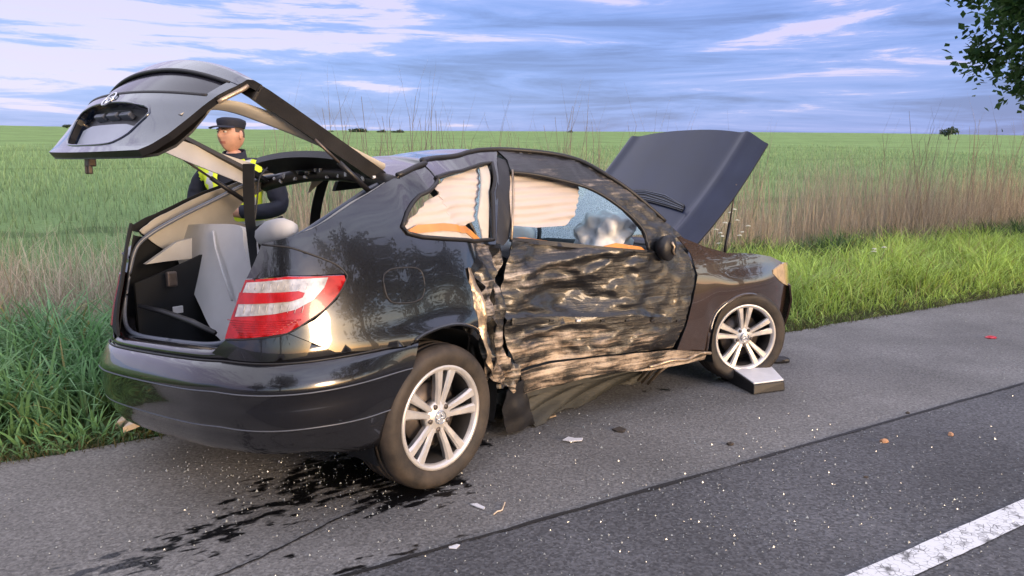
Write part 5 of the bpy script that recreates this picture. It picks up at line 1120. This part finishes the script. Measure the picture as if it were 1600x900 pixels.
# leafy roadside trees
def tree_mesh(seed, height, crown_c, crown_r, nleaf, leaf, tint_a, tint_b, hole=.3):
    g = np.random.default_rng(seed); trunk_pts = [(0, 0, -.1), (.03, 0, height * .15), (-.02, .03, height * .32), (.02, 0, height * .55), (0, 0, height * .8)]
    tv, tf = tube(trunk_pts, [height * .030, height * .024, height * .021, height * .014, height * .006], 8)
    Vt = list(tv); Ft = list(tf); tips = []
    for i in range(34):
        a = g.uniform(0, 6.28); zf = g.uniform(.25, .75); p0 = np.array((0, 0, height * zf)); dirv = np.array((math.cos(a), math.sin(a), g.uniform(-.25, .8))); dirv /= np.linalg.norm(dirv)
        ln = crown_r[0] * g.uniform(.6, 1.0); pts = [p0, p0 + dirv * ln * .5 + np.array((0, 0, .05)), p0 + dirv * ln]
        v, f = tube(pts, [height * .008, height * .005, height * .002], 5); b = len(Vt); Vt += v; Ft += [tuple(k + b for k in q_) for q_ in f]; tips.append(pts[2]); tips.append(pts[1])
    # leaf clumps
    nc_ = 150; cc = []
    while len(cc) < nc_:
        p = g.normal(0, 1, 3); p /= np.linalg.norm(p); p = p * g.uniform(.25, 1.0) ** .5; w = fbm(p[0] * 1.6, p[1] * 1.6, p[2] * 1.6 + seed, 2)
        if w > -hole: cc.append(np.array(crown_c) + p * np.array(crown_r) * (1 + .25 * w))
    cc = np.array(cc); idx = g.integers(0, nc_, nleaf); c = cc[idx] + g.normal(0, 1, (nleaf, 3)) * np.array(crown_r) * .085
    nrm = g.normal(0, 1, (nleaf, 3)); nrm[:, 2] = np.abs(nrm[:, 2]) + .4; nrm /= np.linalg.norm(nrm, axis=1)[:, None]; a = np.cross(nrm, g.normal(0, 1, (nleaf, 3))); a /= np.linalg.norm(a, axis=1)[:, None]; b = np.cross(nrm, a)
    s_ = leaf * g.uniform(.6, 1.25, nleaf)[:, None]; V = np.stack([c - a * s_, c + b * s_ * .55 + nrm * s_ * .12, c + a * s_, c - b * s_ * .55 + nrm * s_ * .12], 1)
    T = (np.arange(nleaf)[:, None, None] * 4 + np.array([(0, 1, 2), (0, 2, 3)])[None]).reshape(-1, 3); t = g.random(nleaf); sh = g.uniform(.7, 1.2, nc_)[idx]
    col = (np.array(tint_a)[None] * (1 - t[:, None]) + np.array(tint_b)[None] * t[:, None]) * sh[:, None]; return (Vt, Ft), (V.reshape(-1, 3), T, np.repeat(col, 4, 0))
M['bark'] = simple('bark', (.10, .075, .055), .9, var=.4, vscale=14, bump=.6, bscale=30)
def leafy_tree(loc, label, cat, rz, data, group=None, share=None):
    root = empty('roadside_tree', loc, rz); tag(root, label, cat, group)
    if share: mt, mc_ = share
    else:
        (tv, tf), (v, t, c) = data; o1 = mesh_obj('trunk', tv, tf, M['bark']); o2 = fast_mesh('crown', v, t, M['leafy'], c, False); mt, mc_ = o1.data, o2.data; bpy.data.objects.remove(o1); bpy.data.objects.remove(o2)
    link(bpy.data.objects.new('trunk', mt), root); link(bpy.data.objects.new('crown', mc_), root); return mt, mc_
p = on_rn(1765, 5.6); leafy_tree((p[0], p[1], 0), 'dark green leafy tree beside the road, its crown hanging into view', 'tree', .4, tree_mesh(3, 8.2, (0, 0, 4.85), (2.85, 2.85, 2.75), 44000, .088, (.04, .10, .04), (.11, .20, .065), 2))
share = None
dat = tree_mesh(5, 9.5, (0, 0, 6.0), (3.3, 3.3, 3.6), 5000, .19, (.03, .06, .02), (.07, .11, .03))
for r_, n_ in ((-13, -6.2), (-4.2, -6.0), (9.5, -6.2), (18, -6.4)):
    x_, y_, _ = rw(r_, n_); share = leafy_tree((x_, y_, -.05), 'leafy avenue tree across the road, mirrored in the black paint', 'tree', RNG.uniform(0, 6), dat, 'avenue trees across the road', share)
# small far trees on the crest of the field
def far_tree(u, vtop, vbase, Y, w, seed, label):
    top = at_depth(u, vtop, Y); base_ = at_depth(u, vbase, Y); h = top[2] - base_[2]
    g = np.random.default_rng(seed); root = empty('crest_tree', tuple(base_)); tag(root, label, 'tree')
    v, f = tube([(0, 0, -3), (0, 0, h * .35), (w * .1, 0, h * .6)], [h * .05, h * .04, h * .02], 6); mesh_obj('trunk', v, f, M['bark'], root)
    nl = 420; c = g.normal(0, 1, (nl, 3)); c /= np.linalg.norm(c, axis=1)[:, None]; c = c * (g.random(nl) ** .4)[:, None] * np.array((w, w, h * .32)) + (0, 0, h * .64); c[:, 2] += .08 * h * np.sin(c[:, 0] / w * 4)
    a = g.normal(0, 1, (nl, 3)); b = g.normal(0, 1, (nl, 3)); a *= (w * .10); b *= (w * .10); V = np.stack([c - a, c + b, c + a], 1).reshape(-1, 3)
    o = fast_mesh('crown', V, np.arange(nl * 3).reshape(-1, 3), M['leafy'], np.repeat(mixc((.03, .05, .03), (.05, .08, .04), g.random(nl)), 3, 0), False); o.parent = root
for a in ((1482, 199, 217, 150, 1.7, 1, 'small lone wide-crowned tree on the crest of the field at right'), (560, 201, 212, 140, 1.8, 2, 'low dark bush on the crest beyond the saplings, widest of the row'), (596, 203, 212, 140, .9, 3, 'small round bush on the crest beyond the saplings'), (622, 203, 213, 140, 1.2, 4, 'flat dark bush on the crest beyond the tallest sapling'), (891, 203, 214, 170, .7, 5, 'narrow dark tree on the crest above the bonnet'), (518, 204, 212, 140, .6, 6, 'tiny bush on the crest above the tailgate strut'), (106, 195, 201, 120, .8, 7, 'tiny dark tree on the crest beside the tailgate lip')): far_tree(*a)
# white umbel flowers in the sunny grass
def umbel(seed):
    g = np.random.default_rng(seed); mb = MB(); v, f = tube([(0, 0, 0), (.02, .01, .3), (.03, 0, .55)], [.005, .004, .003], 5); hd_ = []
    return v, f
M['stem'] = simple('flower_stem', (.07, .14, .035), .6); M['petal'] = simple('white_petals', (.75, .76, .68), .7)
for k, (u, v, hgt) in enumerate(((1112, 432, .75), (1140, 428, .85), (1163, 425, .62), (1120, 440, .6), (1375, 436, .40))):
    p = ground(u, v); root = empty('white_umbel_plant', (p[0], p[1], 0)); tag(root, 'white-flowered umbel plant in the grass behind the front wing' if u < 1300 else 'white-flowered umbel plant alone in the sunny verge grass', 'flower', 'white umbel plants in the verge' if u < 1300 else None)
    tube_v, tube_f = tube([(0, 0, -.03), (.01, .01, hgt * .5), (.02, 0, hgt)], [.006, .005, .003], 5); mesh_obj('stem', tube_v, tube_f, M['stem'], root)
    for j in range(3):
        cx_, cy2, cz_ = (.02, 0, hgt) if j == 0 else (RNG.uniform(-.12, .12), RNG.uniform(-.1, .1), hgt * RNG.uniform(.75, .95)); mb = MB()
        for i in range(26):
            a = RNG.uniform(0, 6.28); q_ = .030 * math.sqrt(RNG.random()); mb.box((cx_ + q_ * math.cos(a), cy2 + q_ * math.sin(a), cz_ + .012 * (1 - (q_ / .030) ** 2)), (.009, .009, .005), Matrix.Rotation(a, 3, 'Z'))
        o = mb.build('flower_head', M['petal'], root); o['kind'] = 'stuff'
        if j: v_, f_ = tube([(.012, .006, hgt * .6), (cx_, cy2, cz_)], .0025, 4); mesh_obj('stalk', v_, f_, M['stem'], root)

# ------------------------------------------------------------------ the officer behind the car
M['navy'] = simple('navy_cloth', (.010, .013, .026), .8, var=.3, vscale=12, bump=.3, bscale=30)
M['skin'] = simple('skin', (.52, .29, .21), .5, var=.18, vscale=22); M['lip'] = simple('lips', (.42, .15, .12), .5); M['stubble'] = simple('short_hair', (.09, .065, .05), .8)
M['hivis'] = simple('hi_vis_yellow', (.62, .80, .03), .6, var=.08, vscale=20, bump=.2, bscale=40); M['reflective'] = simple('reflective_band', (.55, .57, .58), .35, .3)
M['eye_white'] = simple('eye_white', (.7, .68, .66), .2); M['iris'] = simple('iris', (.03, .025, .02), .15)
def person(loc, rz):
    root = empty('person', loc, rz)
    J = [(0, .01, .98, .155, .125), (0, .0, 1.14, .16, .125), (0, .0, 1.32, .185, .135), (0, .01, 1.47, .14, .10), (0, .0, 1.55, .062, .062), (0, -.01, 1.62, .058, .06),     # 0-5 pelvis .. neck
         (-.185, .01, 1.475, .085, .085), (-.285, .03, 1.36, .082, .082), (-.345, .03, 1.20, .072, .072), (-.22, -.16, 1.14, .060, .060), (-.09, -.25, 1.17, .047, .045),       # 6-10 his right arm
         (.185, .01, 1.475, .085, .085), (.285, .03, 1.36, .082, .082), (.33, .0, 1.19, .070, .070), (.22, -.18, 1.17, .058, .058), (.09, -.27, 1.19, .045, .045),               # 11-15 left arm
         (-.10, 0, .86, .115, .12), (-.11, -.01, .52, .082, .085), (-.115, .02, .12, .06, .065), (-.12, -.12, .05, .05, .04),                                                    # 16-19
         (.10, 0, .86, .115, .12), (.11, -.01, .52, .082, .085), (.115, .02, .12, .06, .065), (.12, -.12, .05, .05, .04)]
    E_ = [(0, 1), (1, 2), (2, 3), (3, 4), (4, 5), (3, 6), (6, 7), (7, 8), (8, 9), (9, 10), (3, 11), (11, 12), (12, 13), (13, 14), (14, 15), (0, 16), (16, 17), (17, 18), (18, 19), (0, 20), (20, 21), (21, 22), (22, 23)]
    # hands: palm and five fingers
    for wrist, sx in ((10, 1), (15, -1)):
        w = np.array(J[wrist][:3]); d = np.array((sx * .75, -.55, .05)); d /= np.linalg.norm(d); s = np.array((0, -.1, 1.0)); k0 = len(J)
        J.append((*(w + d * .06), .038, .022)); E_.append((wrist, k0))
        for i, (o, ln) in enumerate(((.030, .070), (.010, .080), (-.010, .075), (-.028, .058))):
            a = len(J); p = w + d * .095 + s * o; J.append((*p, .0095, .0095)); J.append((*(p + d * ln * .5 + np.array((0, .008, -.006))), .009, .009)); J.append((*(p + d * ln * .8 + np.array((0, .035, -.012))), .008, .008)); E_ += [(k0, a), (a, a + 1), (a + 1, a + 2)]
        a = len(J); p = w + d * .045 + s * .040; J.append((*p, .011, .011)); J.append((*(p + d * .035 + s * .022), .010, .010)); E_ += [(k0, a), (a, a + 1)]
    me = bpy.data.meshes.new('body'); me.from_pydata([j[:3] for j in J], E_, []); o = bpy.data.objects.new('tmp', me); COL.objects.link(o)
    o.modifiers.new('skin', 'SKIN'); sv = me.skin_vertices[0].data
    for i, j in enumerate(J): sv[i].radius = (j[3], j[4]); sv[i].use_root = (i == 0)
    m2 = o.modifiers.new('sub', 'SUBSURF'); m2.levels = 3; m2.render_levels = 3
    dg = bpy.context.evaluated_depsgraph_get(); ev = o.evaluated_get(dg).to_mesh(); V = np.array([v.co[:] for v in ev.vertices]); Fc = [tuple(p.vertices) for p in ev.polygons]; bpy.data.objects.remove(o)
    # cloth folds
    for i in range(len(V)):
        v = V[i]
        if v[2] < 1.5: V[i] = v + np.array((1, .8, 0)) * .010 * fbm(v[0] * 9, v[1] * 9, v[2] * 14, 2)
    wr = [np.array(J[10][:3]), np.array(J[15][:3])]
    fm = []
    for f in Fc:
        c = V[list(f)].mean(0); hand = any(np.dot(c - w, np.array((sx * .75, -.55, .05))) > .005 and np.linalg.norm(c - w) < .24 for w, sx in ((wr[0], 1), (wr[1], -1)))
        fm.append(1 if (c[2] > 1.585 or hand) and abs(c[0]) < .3 else 0)
    # head, facing -y, then turned to the picture's left
    hv = []; nu, nv = 56, 40
    for i in range(nu):
        a = 2 * math.pi * i / nu
        for j in range(nv):
            b = math.pi * j / (nv - 1); x, y, z = math.sin(b) * math.sin(a), -math.sin(b) * math.cos(a), math.cos(b); f = max(0, -y)
            sm = lambda p, q, t: float(smooth(p, q, t))
            px_ = x * .079 * (1 - .24 * sm(-.25, -1, z)) * (1 + .04 * math.exp(-((z - .05) / .2) ** 2)); py_ = y * (.098 if y < 0 else .103) * (1 - .12 * sm(-.4, -1, z) * (y > 0)); pz_ = z * .122
            py_ -= .026 * math.exp(-(x / .17) ** 2 - ((z + .14) / .17) ** 2) * f ** 2
            py_ -= .010 * math.exp(-(x / .12) ** 2 - ((z - .06) / .16) ** 2) * f
            py_ += .013 * math.exp(-((abs(x) - .40) / .17) ** 2 - ((z - .10) / .10) ** 2) * f
            py_ -= .006 * math.exp(-((z - .25) / .09) ** 2 - (x / .55) ** 2) * f
            py_ -= .006 * math.exp(-(x / .26) ** 2 - ((z + .46) / .05) ** 2) * f - .004 * math.exp(-(x / .28) ** 2 - ((z + .50) / .02) ** 2) * f + .005 * math.exp(-(x / .25) ** 2 - ((z + .55) / .05) ** 2) * f
            py_ -= .009 * math.exp(-(x / .3) ** 2 - ((z + .84) / .14) ** 2) * (f + .2)
            py_ -= .004 * math.exp(-((abs(x) - .5) / .2) ** 2 - ((z + .15) / .2) ** 2) * f
            hv.append((px_, py_, pz_))
    hv = np.array(hv); hf = grid_faces(nu, nv, True); hm_ = []
    for f in hf:
        c = hv[list(f)].mean(0); xx, yy, zz = c[0] / .079, c[1] / .098, c[2] / .122
        if zz > .45 or (yy > .05 and zz > -.15) or (yy > -.28 and abs(xx) > .75 and zz > .1): k = 3
        elif yy < -.5 and abs(xx) < .34 and -.56 < zz < -.44: k = 2
        else: k = 1
        hm_.append(k)
    turn = Matrix.Rotation(R(-20), 3, 'Z') @ Matrix.Rotation(R(-4), 3, 'X'); Tm = np.array(turn); hc = np.array((-.005, -.02, 1.715))
    for sx in (-1, 1):      # ears
        ev_, ef_ = [], []
        for i in range(10):
            for j in range(7):
                a = 2 * math.pi * i / 10; b = math.pi * j / 6; ev_.append((sx * (.083 + .010 * math.sin(b) * math.cos(a)), .012 + .020 * math.sin(b) * math.sin(a), -.002 + .034 * math.cos(b)))
        b0 = len(hv); hv = np.vstack([hv, ev_]); e2 = [tuple(k + b0 for k in f) for f in grid_faces(10, 7, True)]; hf = hf + e2; hm_ += [1] * len(e2)
    hw_ = hv @ Tm.T + hc; b0 = len(V); V = np.vstack([V, hw_]); Fc = Fc + [tuple(k + b0 for k in f) for f in hf]; fm = fm + hm_
    body = mesh_obj('body', V, Fc, M['navy'], root, True, [M['navy'], M['skin'], M['lip'], M['stubble']], fm)
    H_ = lambda p: Tm @ np.array(p) + hc
    for sx in (-1, 1):
        e_ = blob('eye', tuple(H_((sx * .031, -.079, .014))), (.0125, .010, .009), M['eye_white'], root, None, 0, 1, 2); blob('iris', tuple(H_((sx * .031 + -.004, -.0885, .014))), (.0055, .003, .0055), M['iris'], root, None, 0, 1, 2)
        v, f = tube([H_((sx * .014, -.096, .028)), H_((sx * .032, -.095, .034)), H_((sx * .050, -.082, .028))], [.004, .0048, .003], 6); mesh_obj('eyebrow', v, f, M['stubble'], root)
    # cap with a short peak
    cv = []; 
    for i in range(32):
        a = 2 * math.pi * i / 32
        for rr_i, zz in ((.084, .050), (.087, .066), (.092, .088), (.088, .106), (.060, .118), (.0, .124)): cv.append(H_((rr_i * math.sin(a) * 1.0, -rr_i * 1.20 * math.cos(a) + .004, zz)))
    cap_ = mesh_obj('cap', cv, grid_faces(32, 6, True), M['navy'], root)
    pk = []
    for i in range(13):
        a = R(-62) + R(124) * i / 12
        for rr_i, zz in ((.090, .058), (.125, .050), (.145, .040)): pk.append(H_((rr_i * math.sin(a) * .92, -rr_i * 1.12 * math.cos(a), zz)))
    pk = np.array(pk).reshape(13, 3, 3); dth = np.zeros_like(pk); dth[..., 2] = -.004; shell(pk, dth, 'peak', M['navy'], cap_)
    # stand collar and zip
    cv = []
    for i in range(28):
        a = 2 * math.pi * i / 28
        for rr_i, zz in ((.105, 1.505), (.088, 1.55), (.080, 1.60), (.074, 1.60), (.074, 1.55)): cv.append((rr_i * math.sin(a), -rr_i * math.cos(a) * .95 + .0, zz - .02 * math.cos(a)))
    mesh_obj('collar', cv, grid_faces(28, 5, True), M['navy'], root); mb = MB(); mb.box((0, -.100, 1.535), (.012, .008, .05)); mb.build('zip', M['reflective'], root)
    # safety vest, offset from the trunk of the body
    nb = b0; sel = [f for f in Fc if max(f) < nb and all(.93 < V[k][2] < 1.535 for k in f)]
    Vn = np.zeros((nb, 3))
    for f in [f for f in Fc if max(f) < nb]:
        p = V[list(f)]; nn = np.cross(p[2] - p[0], p[-1] - p[1]) if len(f) > 3 else np.cross(p[1] - p[0], p[2] - p[0])
        for k in f: Vn[k] += nn
    Vn /= np.linalg.norm(Vn, axis=1)[:, None] + 1e-9
    keep, kmat, used = [], [], {}
    VV = []
    for f in sel:
        c = V[list(f)].mean(0); lim = .20 + .03 * (c[2] > 1.4)
        if abs(c[0]) > lim or (c[2] > 1.22 and abs(c[0]) < .035 + .16 * (c[2] - 1.22) and c[1] < 0) or (abs(c[0]) > .165 and c[1] < -.12): continue
        if c[1] < -.16: continue
        idx = []
        for k in f:
            if k not in used: used[k] = len(VV); VV.append(V[k] + Vn[k] * .014)
            idx.append(used[k])
        keep.append(tuple(idx)); kmat.append(1 if (1.06 < c[2] < 1.11 or (.115 < abs(c[0]) < .15 and c[2] > 1.15)) else 0)
    vest = mesh_obj('safety_vest', VV, keep, M['hivis'], root, True, [M['hivis'], M['reflective']], kmat); sm_ = vest.modifiers.new('thick', 'SOLIDIFY'); sm_.thickness = .006; sm_.offset = 1
    mb = MB(); mb.box((.155, -.125, 1.40), (.05, .03, .09)); rad_ = mb.build('shoulder_radio', M['black_plastic'], root, bevel=.008)
    tube_obj('radio_lead', spline([(.155, -.14, 1.44), (.19, -.15, 1.47), (.23, -.10, 1.44), (.25, -.06, 1.36)], 6), .004, M['rubber'], root, 5)
    # sleeve bands
    return root
po = at_depth(364, 211, 5.45)
pers = person((po[0], po[1], po[2] - 1.715), R(-6)); tag(pers, 'standing person in dark cap, navy jacket and yellow safety vest behind the open tailgate', 'person')
